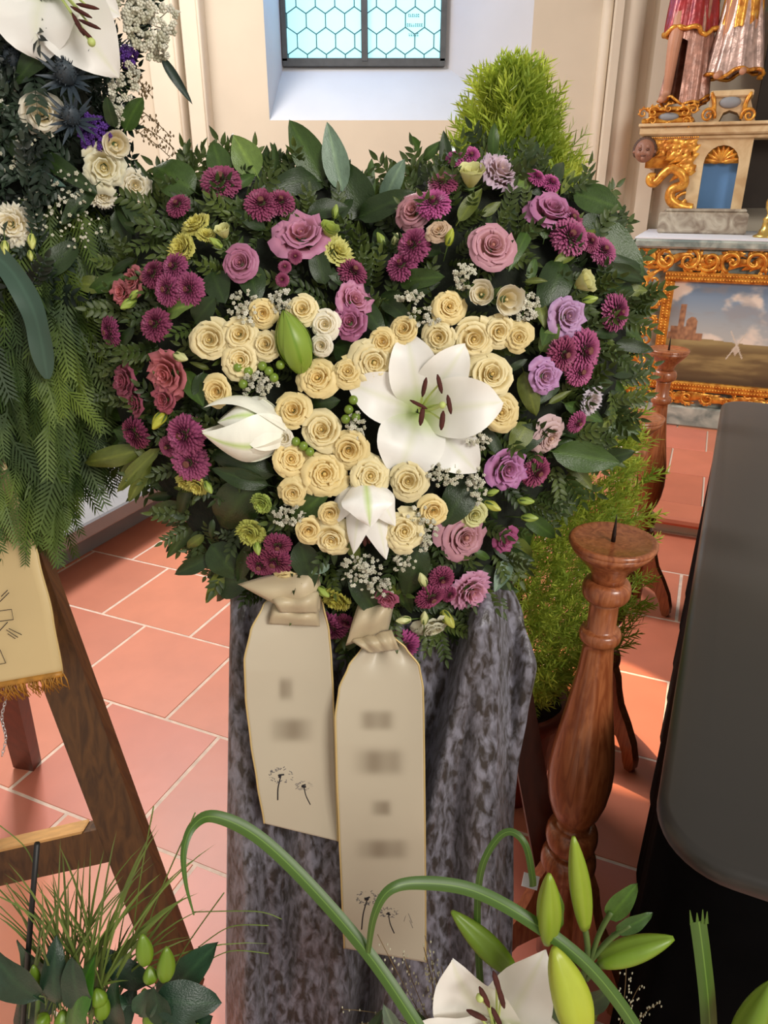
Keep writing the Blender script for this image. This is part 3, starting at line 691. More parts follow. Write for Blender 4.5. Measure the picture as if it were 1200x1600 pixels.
# altar candlestick at the edge of the frame
p = at_f(1197, 360, 5.12)
cs = thing('brass_candlestick', 'pale brass candlestick standing on the white altar cover', 'candlestick', RM @ Matrix.Translation((p.x+.005, 5.12, AT)))
B().lathe([(.0, 0), (.07, 0), (.072, .008), (.05, .018), (.042, .04), (.034, .05), (.03, .09), (.036, .1), (.02, .115), (.016, .13), (.03, .16), (.034, .19), (.022, .23), (.014, .27), (.024, .29), (.014, .31), (.016, .36)], 24).build('stem', M_goldp, cs)
B().lathe([(.016, .36), (.05, .375), (.055, .39), (.05, .39), (.0, .38)], 24).build('drip_tray', M_goldp, cs)
# ------------------------------------------------------------------ turned candle stands
def candle_stand():
    root = thing('candle_stand', '', 'candle stand', None, 'turned wooden candle stands')
    c = B().lathe([(.0, .955), (.03, .955), (.034, .957), (.052, .972), (.066, .981), (.0685, .985), (.068, .990), (.064, .992), (.058, .989), (.02, .987), (.0, .987)], 40)
    c.lathe([(.026, .918), (.027, .928), (.032, .940), (.046, .955), (.060, .970), (.0675, .983), (.04, .984)], 40).build('drip_plate', M_wood, root)
    B().lathe([(.0036, .985), (.0034, 1.0), (.0012, 1.026), (.0003, 1.034)], 10).build('spike', MATS.get('dark_steel') or mat('dark_steel', srgb(60, 52, 48), .35, .1, 20, metal=.8), root)
    ring = lambda z, r, h, r0: [(r0, z-h)] + [(r0+(r-r0)*math.cos(t*PI/12)**.7 if abs(t) < 6 else r0, z+h*math.sin(t*PI/12)) for t in range(-6, 7)] + [(r0, z+h)]
    prof = [(.04, .03), (.042, .10), (.036, .20), (.034, .255)] + ring(.292, .053, .03, .035) + [(.03, .327)] + ring(.360, .049, .028, .032) + [(.028, .392), (.032, .402), (.044, .425), (.053, .458), (.058, .5), (.0575, .535), (.053, .58), (.045, .63), (.036, .69), (.029, .745), (.0255, .79)]
    prof += [(.0255, .803)] + ring(.815, .0345, .0115, .027) + [(.0235, .83), (.0235, .875)] + ring(.901, .039, .018, .026) + [(.026, .92)]
    B().lathe(prof, 36).build('shaft', M_wood, root)
    poly = [(.03, .30), (.05, .293), (.066, .262), (.074, .225), (.088, .185), (.118, .14), (.146, .088), (.160, .04), (.160, .012), (.152, 0), (.136, .0), (.126, .02), (.118, .05), (.095, .085), (.06, .10), (.03, .105)]
    for k in range(3):
        auto(B().prism(poly, -.0125, .0125, Matrix.Rotation(math.radians(-48+120*k), 4, 'Z')).build('leg', M_wood, root, smooth=True))
    return root
def copy_tree(o, parent=None):
    c_ = o.copy(); COL.objects.link(c_); c_.parent = parent
    for ch in list(o.children): copy_tree(ch, c_)
    return c_
cs0 = candle_stand()
for i, (px, py, lb) in enumerate(((958, 846, 'nearest turned wooden candle stand, beside the grey velvet drape'), (993, 652, 'middle turned wooden candle stand, its plate level with the conifer'), (1045, 547, 'farthest turned wooden candle stand, in front of the altar painting'))):
    o = cs0 if i == 0 else copy_tree(cs0)
    p = at_z(px, py, .987); o.matrix_basis = Matrix.Translation((p.x, p.y, 0)) @ Matrix.Rotation([0, -.12, .1][i], 4, 'Z'); o['label'] = lb
    if i == 0: MW[o.name] = o.matrix_basis.copy()
p = at_z(835, 1390, .30)
tagp = at_y(829, 1377, .96)
tag(obj('price_sticker', box_mesh('price_sticker', M_paper, -.016, .016, -.0006, .0006, -.012, .012), M=Matrix.Translation(tagp) @ Euler((-.75, .4, 0)).to_matrix().to_4x4()), 'small white paper tag stuck beside the nearest candle stand', 'tag')
# ------------------------------------------------------------------ dark covered bier on the right
CZ = .75
N0 = at_z(1016, 1322, CZ); N1 = at_z(1129, 622, CZ)
d = (N1-N0).normalized(); e = Vector((d.y, -d.x, 0)); L = (N1-N0).length; Wd = .66
def rrect(L, W, r, n=8, ins=0.0):
    P = []
    for cx, cy, a0 in ((r, r, PI), (W-r, r, 1.5*PI), (W-r, L-r, 0), (r, L-r, .5*PI)):
        for k in range(n+1):
            t = a0+k/n*PI/2; P.append((cx+(r-ins)*math.cos(t), cy+(r-ins)*math.sin(t)))
    return P
CM = Matrix((( e.x, d.x, 0, N0.x), (e.y, d.y, 0, N0.y), (0, 0, 1, 0), (0, 0, 0, 1)))
def layer_solid(layers):
    V = []; F = []; n = None
    for ins, z in layers:
        P = rrect(L, Wd, .10, 10, ins)
        if ins > 0.1: P = [(Wd/2+(x-Wd/2)*.2, L/2+(y-L/2)*.2) for x, y in rrect(L, Wd, .1, 10)]
        n = len(P); V += [(x, y, z) for x, y in P]
    for i in range(len(layers)-1):
        for k in range(n): F.append((i*n+k, i*n+(k+1) % n, (i+1)*n+(k+1) % n, (i+1)*n+k))
    F.append(tuple((len(layers)-1)*n+k for k in range(n))); return V, F
bier = thing('covered_bier', 'long dark bier with a smooth brownish satin top and black sides', 'bier', CM @ Matrix.Translation((Wd/2, L/2, 0)))
V, F = layer_solid([(.004, CZ-.03), (0, CZ-.02), (.001, CZ-.008), (.006, CZ-.002), (.014, CZ)])
auto(obj('satin_top', mesh('satin_top', V, F, M_satin), bier, CM, world=True), 50)
# pleated black skirt
V = []; F = []; n = 220; m = 10; P = []
base = rrect(L, Wd, .1, 24)
seg = []
for i in range(len(base)):
    p_, q_ = base[i], base[(i+1) % len(base)]; k = max(1, int(math.hypot(p_[0]-q_[0], p_[1]-q_[1])/.02))
    for s_ in range(k): seg.append((p_[0]+(q_[0]-p_[0])*s_/k, p_[1]+(q_[1]-p_[1])*s_/k))
n = len(seg)
for j in range(m+1):
    t = j/m
    for i, (x, y) in enumerate(seg):
        f = .010*t*math.sin(i*.55+.8*math.sin(i*.13)) - .008
        cx, cy = Wd/2-x, L/2-y; l = math.hypot(cx, cy*.3) or 1
        V.append((x+cx/l*-f, y+cy*.3/l*-f, (CZ-.03)*(1-t)+.004))
for j in range(m):
    for i in range(n): F.append((j*n+i, (j+1)*n+i, (j+1)*n+(i+1) % n, j*n+(i+1) % n))
obj('black_skirt', mesh('black_skirt', V, F, M_black), bier, CM, world=True)

# ------------------------------------------------------------------ easel of the heart, its drape and ribbons
def beam(bb, p0, p1, w, t, nrm, bev=.003):
    """square beam between two points: w wide, t thick along nrm"""
    p0, p1, nrm = Vector(p0), Vector(p1), Vector(nrm); dd = (p1-p0); l = dd.length; z = dd.normalized(); x = z.cross(nrm).normalized(); y = x.cross(z)
    Mx = Matrix((x, y, z)).transposed().to_4x4(); Mx.translation = p0
    return bb.box(-w/2, w/2, -t/2, t/2, 0, l, M=Mx, bev=bev)
fR = at_z(893, 1545, 0); fL = at_z(425, 1545, 0)
es = thing('display_easel', 'dark wooden easel carrying the flower heart behind the velvet drape', 'easel', (hp(590, 1500, -.15).x, 1.0, 0))
tR, tL = hp(690, 420, -.21), hp(520, 420, -.21)
beam(B(), tR, (fR.x, fR.y+.06, 0), .055, .03, HN).build('leg', M_easelred, es, world=True, smooth=False)
beam(B(), tL, (fL.x, fL.y+.06, 0), .055, .03, HN).build('leg', M_easelred, es, world=True, smooth=False)
beam(B(), (0, tR.y+.03, tR.z-.05), (.16, 1.62, 0), .05, .03, (0, 1, .3)).build('rear_leg', M_easelred, es, world=True, smooth=False)
c0, c1 = hp(395, 960, -.15), hp(792, 960, -.15); beam(B(), c0, c1, .05, .03, HN).build('crossbar', M_easelred, es, world=True, smooth=False)
def interp(tab, y, k):
    for i in range(len(tab)-1):
        if tab[i][0] <= y <= tab[i+1][0]:
            t = (y-tab[i][0])/(tab[i+1][0]-tab[i][0]); t = t*t*(3-2*t)*.4+t*.6
            return tab[i][k]+(tab[i+1][k]-tab[i][k])*t
    return tab[-1][k] if y > tab[-1][0] else tab[0][k]
DR = [(840, 366, 770), (900, 363, 790), (960, 363, 815), (1040, 361, 836), (1120, 360, 822), (1200, 359, 808), (1280, 358, 800), (1400, 357, 800), (1500, 356, 797), (1600, 355, 790), (1752, 352, 780)]
nu, nv = 150, 120; V = []; F = []
for j in range(nv+1):
    py = 840+(1742-840)*j/nv; l, r = interp(DR, py, 1), interp(DR, py, 2); t = j/nv
    for i in range(nu+1):
        u = i/nu; px = l+(r-l)*u; q_ = px/100
        w = -.085+.022*math.sin(q_*5.2+.8*math.sin(t*4))+.014*math.sin(q_*9.1+t*3+1)+.036*math.exp(-((px-(760-(py-900)*.24))/17)**2)-.045*math.exp(-((px-(735-(py-900)*.24))/22)**2)
        w += .03*math.exp(-((px-(770+6*math.sin(t*5)))/13)**2) + .012*math.exp(-((px-(415+25*t))/10)**2)-.016*math.exp(-((px-(395+20*t))/14)**2)
        w = -.10+(w+.10)*max(0, min(1, (py-890)/90)) + .006*noise.noise(Vector((px*.03, py*.018, 2.2)))
        w -= .018*(max(0, abs(u-.5)*2-.92)/.08)**2
        V.append(hp(px, py, w))
for j in range(nv):
    for i in range(nu): F.append((j*(nu+1)+i, j*(nu+1)+i+1, (j+1)*(nu+1)+i+1, (j+1)*(nu+1)+i))
dr = obj('velvet_drape', mesh('velvet_drape', V, F, M_velvet)); md = dr.modifiers.new('thick', 'SOLIDIFY'); md.thickness = .004; md.offset = -1
tag(dr, 'grey crushed velvet cloth hanging in folds below the flower heart', 'drape')
M_ribprint = mat('printed_satin_ribbon', srgb(198, 187, 165), .42, .03, 3, sheen=.1, grad=[('sm', srgb(150, 138, 126), W1)])
def ribbon(name, label, tab, w0, smudges, heads, extra=()):
    rt = thing(name, label, 'ribbon', hp((tab[-1][1]+tab[-1][2])/2, tab[-1][0], w0), 'printed cream ribbon tails')
    nu, nv = 36, 150; V = []; F = []; sm_ = []
    y0, y1 = tab[0][0], tab[-1][0]; ED = ([], [])
    def surf(px, py):
        l, r = interp(tab, py, 1), interp(tab, py, 2); u = (px-l)/(r-l); t = (py-y0)/(y1-y0)
        k = max(0, 1-(py-y0)/70)
        return w0+.012*math.sin(t*5+u*1.2)*min(1, t*3)+.010*(2*u-1)**2*(1-t) + k*k*(.016*math.sin(u*13)-.01) + .006*math.sin(t*9+u*3)
    for j in range(nv+1):
        py0 = y0+(y1-y0)*j/nv
        for i in range(nu+1):
            u = i/nu; l, r = interp(tab, py0, 1), interp(tab, py0, 2); px = l+(r-l)*u
            py = py0 + (tab[-1][3] if len(tab[-1]) > 3 else 0)*(u-.5)*max(0, (j/nv-.6)/.4)
            V.append(hp(px, py, surf(px, py0)))
            sm_.append(min(1, sum(math.exp(-(((px-a_)/c_)**4+((py-b_)/d_)**4))*.7*(.86+.14*math.sin(px*.16+a_)) for a_, b_, c_, d_ in smudges)))
            if i == 0: ED[0].append(V[-1])
            if i == nu: ED[1].append(V[-1])
    for j in range(nv):
        for i in range(nu): F.append((j*(nu+1)+i, j*(nu+1)+i+1, (j+1)*(nu+1)+i+1, (j+1)*(nu+1)+i))
    o = obj('tail', mesh('tail', V, F, M_ribprint, {'sm': sm_}), rt, world=True)
    md = o.modifiers.new('thick', 'SOLIDIFY'); md.thickness = .0012; md.offset = -1
    for E_ in ED: B().tube([p_+HN*.0006 for p_ in E_], .0016, 6).build('gold_edging', M_ribbonedge, rt, world=True)
    rr = random.Random(len(tab)); dark = B(); grey = B()
    P3 = lambda px, py: hp(px, py, surf(px, py)+.0009)
    for hx, hy, sx, sy, R_ in heads:
        dark.tube(spl([P3(hx, hy), P3((hx+sx)/2-2, (hy+sy)/2), P3(sx, sy)], 5), .0011, 5)
        for k in range(7): dark.tube([P3(hx+rr.uniform(-3, 3), hy+rr.uniform(-2, 2)), P3(hx+rr.uniform(-5, 5), hy+rr.uniform(-3, 3))], .0017, 4)
        for k in range(46):
            a_ = rr.uniform(0, 6.28); rx, ry = R_*(.75+.3*rr.random()), R_*.6*(.75+.3*rr.random())
            x_, y_ = hx+math.cos(a_)*rx, hy-1+math.sin(a_)*ry
            grey.tube([P3(x_, y_), P3(x_+rr.uniform(-4, 4), y_+rr.uniform(-2.4, 2.4))], .0008, 4)
    for x_, y_, x2, y2 in extra: grey.tube([P3(x_, y_), P3(x2, y2)], .0005, 4)
    dark.build('dandelion_print', M_ink, rt, world=True); grey.build('seed_head_print', MATS.get('grey_ink') or mat('grey_ink', srgb(110, 106, 108), .8, .1, 20), rt, world=True)
    return rt
R1 = ribbon('ribbon_tail', 'shorter cream ribbon tail with two dandelions printed near its end', [(922, 438, 497), (945, 412, 505), (985, 392, 514), (1030, 382, 518), (1090, 384, 521), (1160, 392, 524), (1230, 402, 526), (1300, 413, 528, 28)], -.028,
   [(447, 1076, 11, 17), (456, 1140, 29, 18)], [(439, 1212, 434, 1250, 19), (475, 1228, 485, 1257, 12)])
R2 = ribbon('ribbon_tail', 'longer cream ribbon tail hanging to the bottom lily', [(996, 580, 616), (1012, 566, 634), (1040, 545, 655), (1075, 530, 661), (1120, 524, 662), (1200, 526, 663), (1300, 530, 664), (1400, 534, 665), (1492, 538, 665, 22)], -.022,
   [(589, 1125, 25, 15), (593, 1190, 35, 20), (596, 1262, 15, 12), (598, 1326, 36, 15)], [(574, 1404, 565, 1452, 17), (607, 1427, 616, 1458, 13)], [(637, 1420, 631, 1440), (637, 1425, 644, 1442), (640, 1438, 645, 1450)])
# bow loops above the tails
def px_patch(name, quad, w, parent, bulge=.02, m=M_ribbon, n=12, fold=3.0):
    V = []; F = []
    for j in range(n+1):
        for i in range(n+1):
            u, v = i/n, j/n
            x = (quad[0][0]*(1-u)+quad[1][0]*u)*(1-v)+(quad[3][0]*(1-u)+quad[2][0]*u)*v
            y = (quad[0][1]*(1-u)+quad[1][1]*u)*(1-v)+(quad[3][1]*(1-u)+quad[2][1]*u)*v
            V.append(hp(x, y, w+bulge*math.sin(PI*v)*math.sin(PI*(.15+.7*u))+.005*math.sin(fold*PI*u+v*2)))
    for j in range(n):
        for i in range(n): F.append((j*(n+1)+i, j*(n+1)+i+1, (j+1)*(n+1)+i+1, (j+1)*(n+1)+i))
    o = obj(name, mesh(name, V, F, m), parent, world=True); md = o.modifiers.new('thick', 'SOLIDIFY'); md.thickness = .0014; return o
px_patch('bow_loop', [(372, 913), (500, 876), (500, 955), (440, 948)], -.012, R1, .03)
px_patch('bow_loop', [(424, 934), (498, 924), (496, 957), (438, 956)], .004, R1, .016)
px_patch('knot', [(428, 944), (497, 954), (500, 978), (420, 974)], -.012, R1, .018)
px_patch('bow_loop', [(560, 945), (618, 928), (606, 985), (540, 1008)], -.010, R2, .028)
px_patch('knot', [(548, 1000), (612, 984), (624, 1014), (578, 1020)], -.006, R2, .02, fold=6)
# ------------------------------------------------------------------ conifer in a pot behind the heart
def spiral_spr(nb=9, L=1.0, w=.1, spread=.55, droop=0.0, flat=False, lk=.52):
    """small conifer branchlet along +y"""
    bb = B(); a_ = []
    def leaf(p0, d, l, ww, t0, t1):
        p0, d = Vector(p0), Vector(d).normalized(); s = d.cross(Vector((0, 0, 1)) if flat or abs(d.z) < .8 else Vector((1, 0, 0))).normalized()
        V = [p0-s*ww*.35, p0+s*ww*.35, p0+d*l*.55+s*ww*.5, p0+d*l*.55-s*ww*.5, p0+d*l]
        bb.add(V, [(0, 1, 2, 3), (3, 2, 4)], [t0, t0, (t0+t1)/2, (t0+t1)/2, t1])
    leaf((0, 0, 0), (0, 1, droop), L, w*.8, 0, 1)
    for i in range(nb):
        t = .08+.8*i/nb; l = L*(lk-.64*lk*t)
        for s in ((-1, 1) if flat else (1 if i % 2 else -1,)):
            ph = 0 if flat else i*2.4
            dx, dz = (s, 0.0) if flat else (math.cos(ph), math.sin(ph))
            leaf((0, t*L, droop*t*L), (dx*spread, 1-spread*.45, dz*spread-.1*flat), l, w*.75, t*.6, min(1, t*.6+.5))
    return bb
cx, cy = .335, 1.55
con = thing('potted_conifer', 'potted lemon green conifer rising behind the flower heart', 'conifer', (cx, cy, 0))
B().lathe([(.0, 0), (.10, 0), (.13, .26), (.142, .262), (.145, .30), (.13, .302), (.125, .27), (.0, .26)], 28).build('pot', M_pot, con)
B().lathe([(.0, .24), (.127, .27), (.06, .285), (0, .29)], 20, cap=False).build('soil', M_soil, con)
B().tube([(0, 0, .27), (-.02, 0, .8), (-.05, 0, 1.3), (-.085, .0, 1.5)], [.016, .012, .008, .003], 8).build('trunk', M_bark, con)
sb = spiral_spr(12, 1.0, .062, .6)
Ms = []; rr = random.Random(21)
def sprig_matrix(loc, dirv, s, rr, up=(0, 0, 1)):
    y = Vector(dirv).normalized(); x = y.cross(Vector(up)); x = x.normalized() if x.length > 1e-4 else Vector((1, 0, 0)); z = x.cross(y)
    m_ = Matrix((x, y, z)).transposed().to_4x4() @ Matrix.Rotation(rr.uniform(0, 6.28), 4, 'Y') @ Matrix.Scale(s, 4); m_.translation = loc; return np.array(m_)
rad = lambda h: .235*min(1, (h/.18)**.6)*(1-max(0, h-.5)/.5)**.55 if h < 1 else 0
for k in range(7600):
    h = rr.random()**.95; th = rr.uniform(0, 6.28); R_ = rad(h)*(1+.18*math.sin(th*3+h*7)+.12*math.sin(th*7-h*11)); q_ = rr.random()**.35
    z = .30+h*1.39; ax = -.10*h
    loc = Vector((ax+R_*q_*math.cos(th), R_*q_*math.sin(th), z-.03))
    dv = Vector((math.cos(th)*.8, math.sin(th)*.8, .55+.9*h))+Vector((rr.gauss(0, .35), rr.gauss(0, .35), rr.gauss(0, .3)))
    Ms.append(sprig_matrix(loc, dv, rr.uniform(.04, .082), rr))
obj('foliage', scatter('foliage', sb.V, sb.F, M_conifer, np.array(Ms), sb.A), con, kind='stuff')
# ------------------------------------------------------------------ flower library (unit radius, facing +z)
def petal_patch(bb, th0, half, R, zl, curl, ruf, sd, zb=-.62, nu=7, nv=6, rf=8.0, base=.26):
    V = []; F = []; A = []
    for j in range(nv+1):
        v = j/nv
        for i in range(nu+1):
            u = 2*i/nu-1; ve = v*(1-.14*u**4-.03*(1-abs(u))*0)
            s_ = math.sin(ve*PI/2); c_ = max(0, ve-.66)/.34
            r = R*(base+(1-base)*s_**.75)*(1+.09*u) + curl*.16*R*c_ + R*.07*c_*(1-abs(u))**2
            z = zb+(zl-zb)*(1-(1-ve)**1.6) - curl*.16*c_*c_
            rv = ruf*math.sin(u*rf+sd)*ve**3; z += rv; r += rv*.5
            a_ = th0+half*u*(.55+.45*ve**.5)
            V.append((r*math.cos(a_), r*math.sin(a_), z)); A.append(v)
    for j in range(nv):
        for i in range(nu): F.append((j*(nu+1)+i, j*(nu+1)+i+1, (j+1)*(nu+1)+i+1, (j+1)*(nu+1)+i))
    bb.add(V, F, A)
KINDS = {
 'rose': ([(5, 1.0, -.22, 1.3, 50, .02), (5, .86, -.02, 1.0, 50, .02), (5, .68, .10, .7, 52, .015)], [(4, .52, .17, .35, 60, .01), (4, .38, .2, .15, 66, .01), (3, .25, .2, .05, 80, 0), (3, .14, .19, 0, 80, 0)]),
 'openrose': ([(6, 1.0, -.30, 1.6, 44, .03), (5, .84, -.08, 1.2, 50, .03), (5, .66, .02, .8, 50, .03)], [(5, .5, .06, .5, 50, .03), (5, .36, .08, .2, 56, .03), (4, .22, .08, .1, 66, .02)]),
 'lisianthus': ([(5, 1.0, -.06, 1.5, 48, .09), (5, .76, .12, .9, 52, .08)], [(4, .52, .2, .4, 60, .06), (3, .33, .24, .1, 75, .04), (3, .17, .2, 0, 80, .02)]),
 'ruffled': ([(7, 1.0, -.22, 1.0, 34, .13), (7, .84, .0, .7, 36, .12)], [(7, .64, .12, .4, 38, .12), (6, .44, .18, .2, 44, .10), (5, .24, .2, 0, 55, .08)]),
 'tulip': ([(3, .9, .55, .25, 66, .03), (3, .78, .62, .1, 66, .03)], [(3, .5, .5, 0, 70, .02)])}
FL = {}
def flower_meshes(kind, var):
    key = (kind, var)
    if key in FL: return FL[key]
    outer, inner = KINDS[kind]; rs = random.Random(hash(kind) % 97*0+len(kind)*13+var*7); parts = []
    off = rs.uniform(0, 6); rf = 8 if kind != 'ruffled' else 15
    for li, (n, R, z, cu, hf, ru) in enumerate(outer):
        for k in range(n):
            bb = B(); petal_patch(bb, off+2*PI*k/n+rs.uniform(-.12, .12), math.radians(hf*rs.uniform(.92, 1.12)), R*rs.uniform(.88, 1.08), z+rs.uniform(-.10, .08), cu*rs.uniform(.4, 1.5), ru*1.6+.015, rs.uniform(0, 6), rf=rf, nu=7 if rf < 10 else 11)
            parts.append(('petal', bb.mesh('petal', M_petal, attr='al')))
        off += .6+rs.uniform(-.1, .1)
    bb = B()
    for (n, R, z, cu, hf, ru) in inner:
        for k in range(n): petal_patch(bb, off+2*PI*k/n+rs.uniform(-.15, .15), math.radians(hf), R*rs.uniform(.82, 1.15), z+rs.uniform(-.07, .07), cu+rs.uniform(0, .25), ru+.012, rs.uniform(0, 6), rf=rf, nv=4, nu=6, zb=-.22, base=.5)
        off += .8
    bb.ball((0, 0, -.04), (.1, .1, .12), 8, 5)
    parts.append(('centre', bb.mesh('centre', M_petal, attr='al')))
    bb = B().lathe([(.0, -.72), (.30, -.70), (.26, -.84), (.10, -.98), (.07, -1.9), (0, -1.95)], 10, cap=False)
    for k in range(5):
        t = 2*PI*k/5; V, F, _, _ = blade((.2*math.cos(t), .2*math.sin(t), -.74), (.5*math.cos(t), .5*math.sin(t), -.7), (.75*math.cos(t), .75*math.sin(t), -.45), .22, (math.cos(t), math.sin(t), 1), 'leaf', 5, 2); bb.add(V, F)
    parts.append(('calyx', bb.mesh('calyx', M_stem)))
    FL[key] = parts; return parts
def mum_meshes(var, green_eye=False):
    key = ('mum', var)
    if key in FL: return FL[key]
    rs = random.Random(31+var); bb = B(); N = 230; flat = (.62, .72, .5)[var % 3]
    for k in range(N):
        t = (k+.5)/N; ph = math.radians(10+104*t**.62); th = k*2.39996+rs.uniform(-.1, .1)
        dr_ = Vector((math.sin(ph)*math.cos(th), math.sin(ph)*math.sin(th), math.cos(ph)*flat))
        r0 = .30+.1*t; ln = .72+.28*min(1, t*2.2)+rs.uniform(-.05, .05)
        side = Vector((-math.sin(th), math.cos(th), 0)); nr = side.cross(dr_).normalized()*-1
        up = Vector((0, 0, 1)); cu = .10*(1-t)
        p0 = dr_*r0; p1 = dr_*(r0+(ln-r0)*.6)+up*cu*.6; p2 = dr_*ln + up*(.05-.12*t) - Vector((dr_.x, dr_.y, 0))*cu*.8
        w = .075+.03*t; A = [0, 0, .55, .55, .95, .95, 1]
        V = [p0-side*w*.5, p0+side*w*.5, p1-side*w+up*.02, p1+side*w+up*.02, p2-side*w*.7+up*.015, p2+side*w*.7+up*.015, p2+(p2-p1)*.35]
        bb.add(V, [(0, 1, 3, 2), (2, 3, 5, 4), (4, 5, 6)], A)
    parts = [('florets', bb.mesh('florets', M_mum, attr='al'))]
    e_ = B().lathe([(.0, .30), (.14, .33), (.19, .42), (.15, .47), (.06, .45), (0, .44)], 12, cap=False)
    parts.append(('eye', e_.mesh('eye', M_eye)))
    bb = B().lathe([(.0, -.25), (.55, -.12), (.62, .02), (.3, .15), (0, .2)], 12, cap=False).lathe([(.06, -.2), (.06, -1.6)], 6)
    parts.append(('calyx', bb.mesh('calyx', M_stem))); FL[key] = parts; return parts
def bud_meshes(var):
    """closed lisianthus bud with twisted petals and sepals, standing along +z from its base"""
    key = ('bud', var)
    if key in FL: return FL[key]
    bb = B(); n = 20; m = 10
    V = []; F = []; A = []
    for j in range(m+1):
        t = j/m; r = .42*math.sin(PI*min(1, (.10+.86*t))**.9)**.75*(1-.15*t)
        for i in range(n):
            a_ = 2*PI*i/n+t*1.6; rr_ = r*(1+.10*math.cos(5*(a_-t*1.6)))
            V.append((rr_*math.cos(a_), rr_*math.sin(a_), t*1.5-.75)); A.append(1-t)
    for j in range(m):
        for i in range(n): F.append((j*n+i, j*n+(i+1) % n, (j+1)*n+(i+1) % n, (j+1)*n+i))
    F.append(tuple(m*n+k for k in range(n))); bb.add(V, F, A)
    parts = [('closed_petals', bb.mesh('closed_petals', M_green, attr='al'))]
    bb = B().lathe([(.0, -.7), (.2, -.72), (.12, -.85), (.06, -.95), (.05, -2.2), (0, -2.2)], 8, cap=False)
    for k in range(5):
        t = 2*PI*k/5+var; V, F, _, _ = blade((.12*math.cos(t), .12*math.sin(t), -.78), (.5*math.cos(t), .5*math.sin(t), -.5), (.46*math.cos(t), .46*math.sin(t), .15), .2, (math.cos(t), math.sin(t), .2), 'leaf', 5, 2); bb.add(V, F)
    parts.append(('calyx', bb.mesh('calyx', M_stem))); FL[key] = parts; return parts
def set_flower(name, parts, Mx, color, label, cat, group, eye=None):
    rt = thing(name, label, cat, Mx, group)
    for pn, me in parts:
        o = obj(pn, me, rt, color=color)
        if pn == 'florets': o['kind'] = 'stuff'
    return rt
# ------------------------------------------------------------------ heart wreath: base, dome, leaves
OUT = [(588, 345), (545, 300), (450, 282), (360, 272), (285, 295), (220, 345), (178, 420), (163, 520), (176, 620), (205, 700), (255, 765), (305, 835), (350, 890), (430, 925), (520, 975), (610, 1005), (690, 985), (750, 930), (795, 860), (850, 780), (915, 710), (955, 630), (978, 540), (978, 450), (950, 372), (900, 315), (845, 278), (780, 258), (710, 262), (640, 295)]
OA = np.array(OUT, float)
def outline(n):
    P = np.vstack([OA, OA[:1]]); sg = np.hypot(*np.diff(P, axis=0).T); cs_ = np.r_[0, np.cumsum(sg)]; t = np.linspace(0, cs_[-1], n, endpoint=False)
    return np.c_[np.interp(t, cs_, P[:, 0]), np.interp(t, cs_, P[:, 1])]
OD = outline(240)
def inside(x, y):
    c_ = False; j = len(OUT)-1
    for i in range(len(OUT)):
        xi, yi = OUT[i]; xj, yj = OUT[j]
        if (yi > y) != (yj > y) and x < (xj-xi)*(y-yi)/(yj-yi)+xi: c_ = not c_
        j = i
    return c_
def hdist(x, y):
    d_ = float(np.min(np.hypot(OD[:, 0]-x, OD[:, 1]-y))); return d_ if inside(x, y) else -d_
def dome(x, y):
    d_ = max(-40, hdist(x, y)); k = max(0, min(1, (d_+20)/190))
    w = -.085+.125*(1-(1-k)**2)
    w -= .05*math.exp(-(((x-592)/45)**2+((y-395)/75)**2))    # cleft between the lobes
    return w + .0*d_
def dnormal(x, y, e_=14):
    gx = (dome(x+e_, y)-dome(x-e_, y))/(2*e_*.00096); gy = (dome(x, y+e_)-dome(x, y-e_))/(2*e_*.00096)
    return (HN - Vector((1, 0, 0))*gx*.75 + HU*gy*.75).normalized()
FWD = Vector((0, CT, -ST))
def mpp(p): return (p-CAM).dot(FWD)/FPX
wr = thing('heart_wreath', 'large heart-shaped funeral wreath of green leaves filled with cream and purple flowers', 'wreath', hp(595, 1000, -.1))
C0 = np.array((590., 610.)); V = []; F = []; n = 120; O1 = outline(n); rings = [1.0, .97, .9, .8, .66, .5, .34, .18]
for q_ in rings:
    for x, y in O1:
        X = C0+(np.array((x, y))-C0)*q_; V.append(hp(X[0], X[1], dome(X[0], X[1])-.035))
V.append(hp(*C0, dome(*C0)-.035)); k0 = len(V)
for x, y in O1: V.append(hp(x, y, -.19))
V.append(hp(*C0, -.19))
for i in range(len(rings)-1):
    for k in range(n): F.append((i*n+k, (i+1)*n+k, (i+1)*n+(k+1) % n, i*n+(k+1) % n))
for k in range(n):
    F.append(((len(rings)-1)*n+k, k0-1, (len(rings)-1)*n+(k+1) % n)); F.append((k, (k+1) % n, k0+(k+1) % n, k0+k)); F.append((k0+k, k0+(k+1) % n, k0+n))
obj('moss_base', mesh('moss_base', V, F, M_moss), wr, world=True)
G_D, G_M, G_O, G_B, G_L = srgb(44, 64, 30), srgb(66, 92, 40), srgb(104, 116, 50), srgb(124, 150, 128), srgb(112, 138, 68)
LEAFM = []
for i, (bend, tipb, cup, pf) in enumerate(((.10, -.06, .12, 'broad'), (.14, -.16, -.10, 'broad'), (.06, .10, .22, 'leaf'), (.16, -.05, .3, 'leaf'), (.2, -.25, -.2, 'broad'))):
    Vv, Ff, ac, al = blade((0, 0, 0), (0, .5, bend), (0, 1, tipb), 1.0, (0, 0, 1), pf, 10, 6, cup=cup*.5, ruf=.02, rf=4, seed=i)
    b2 = B(); b2.add(Vv, Ff); ac2 = list(ac); al2 = list(al)
    k = len(b2.V); b2.tube([(0, -.12, -.02), (0, 0, 0), (0, .1, bend*.18)], [.02, .018, .012], 5); ac2 += [0]*(len(b2.V)-k); al2 += [0]*(len(b2.V)-k)
    LEAFM.append(mesh('leaf', b2.V, b2.F, M_leaf, {'ac': ac2, 'al': al2}))
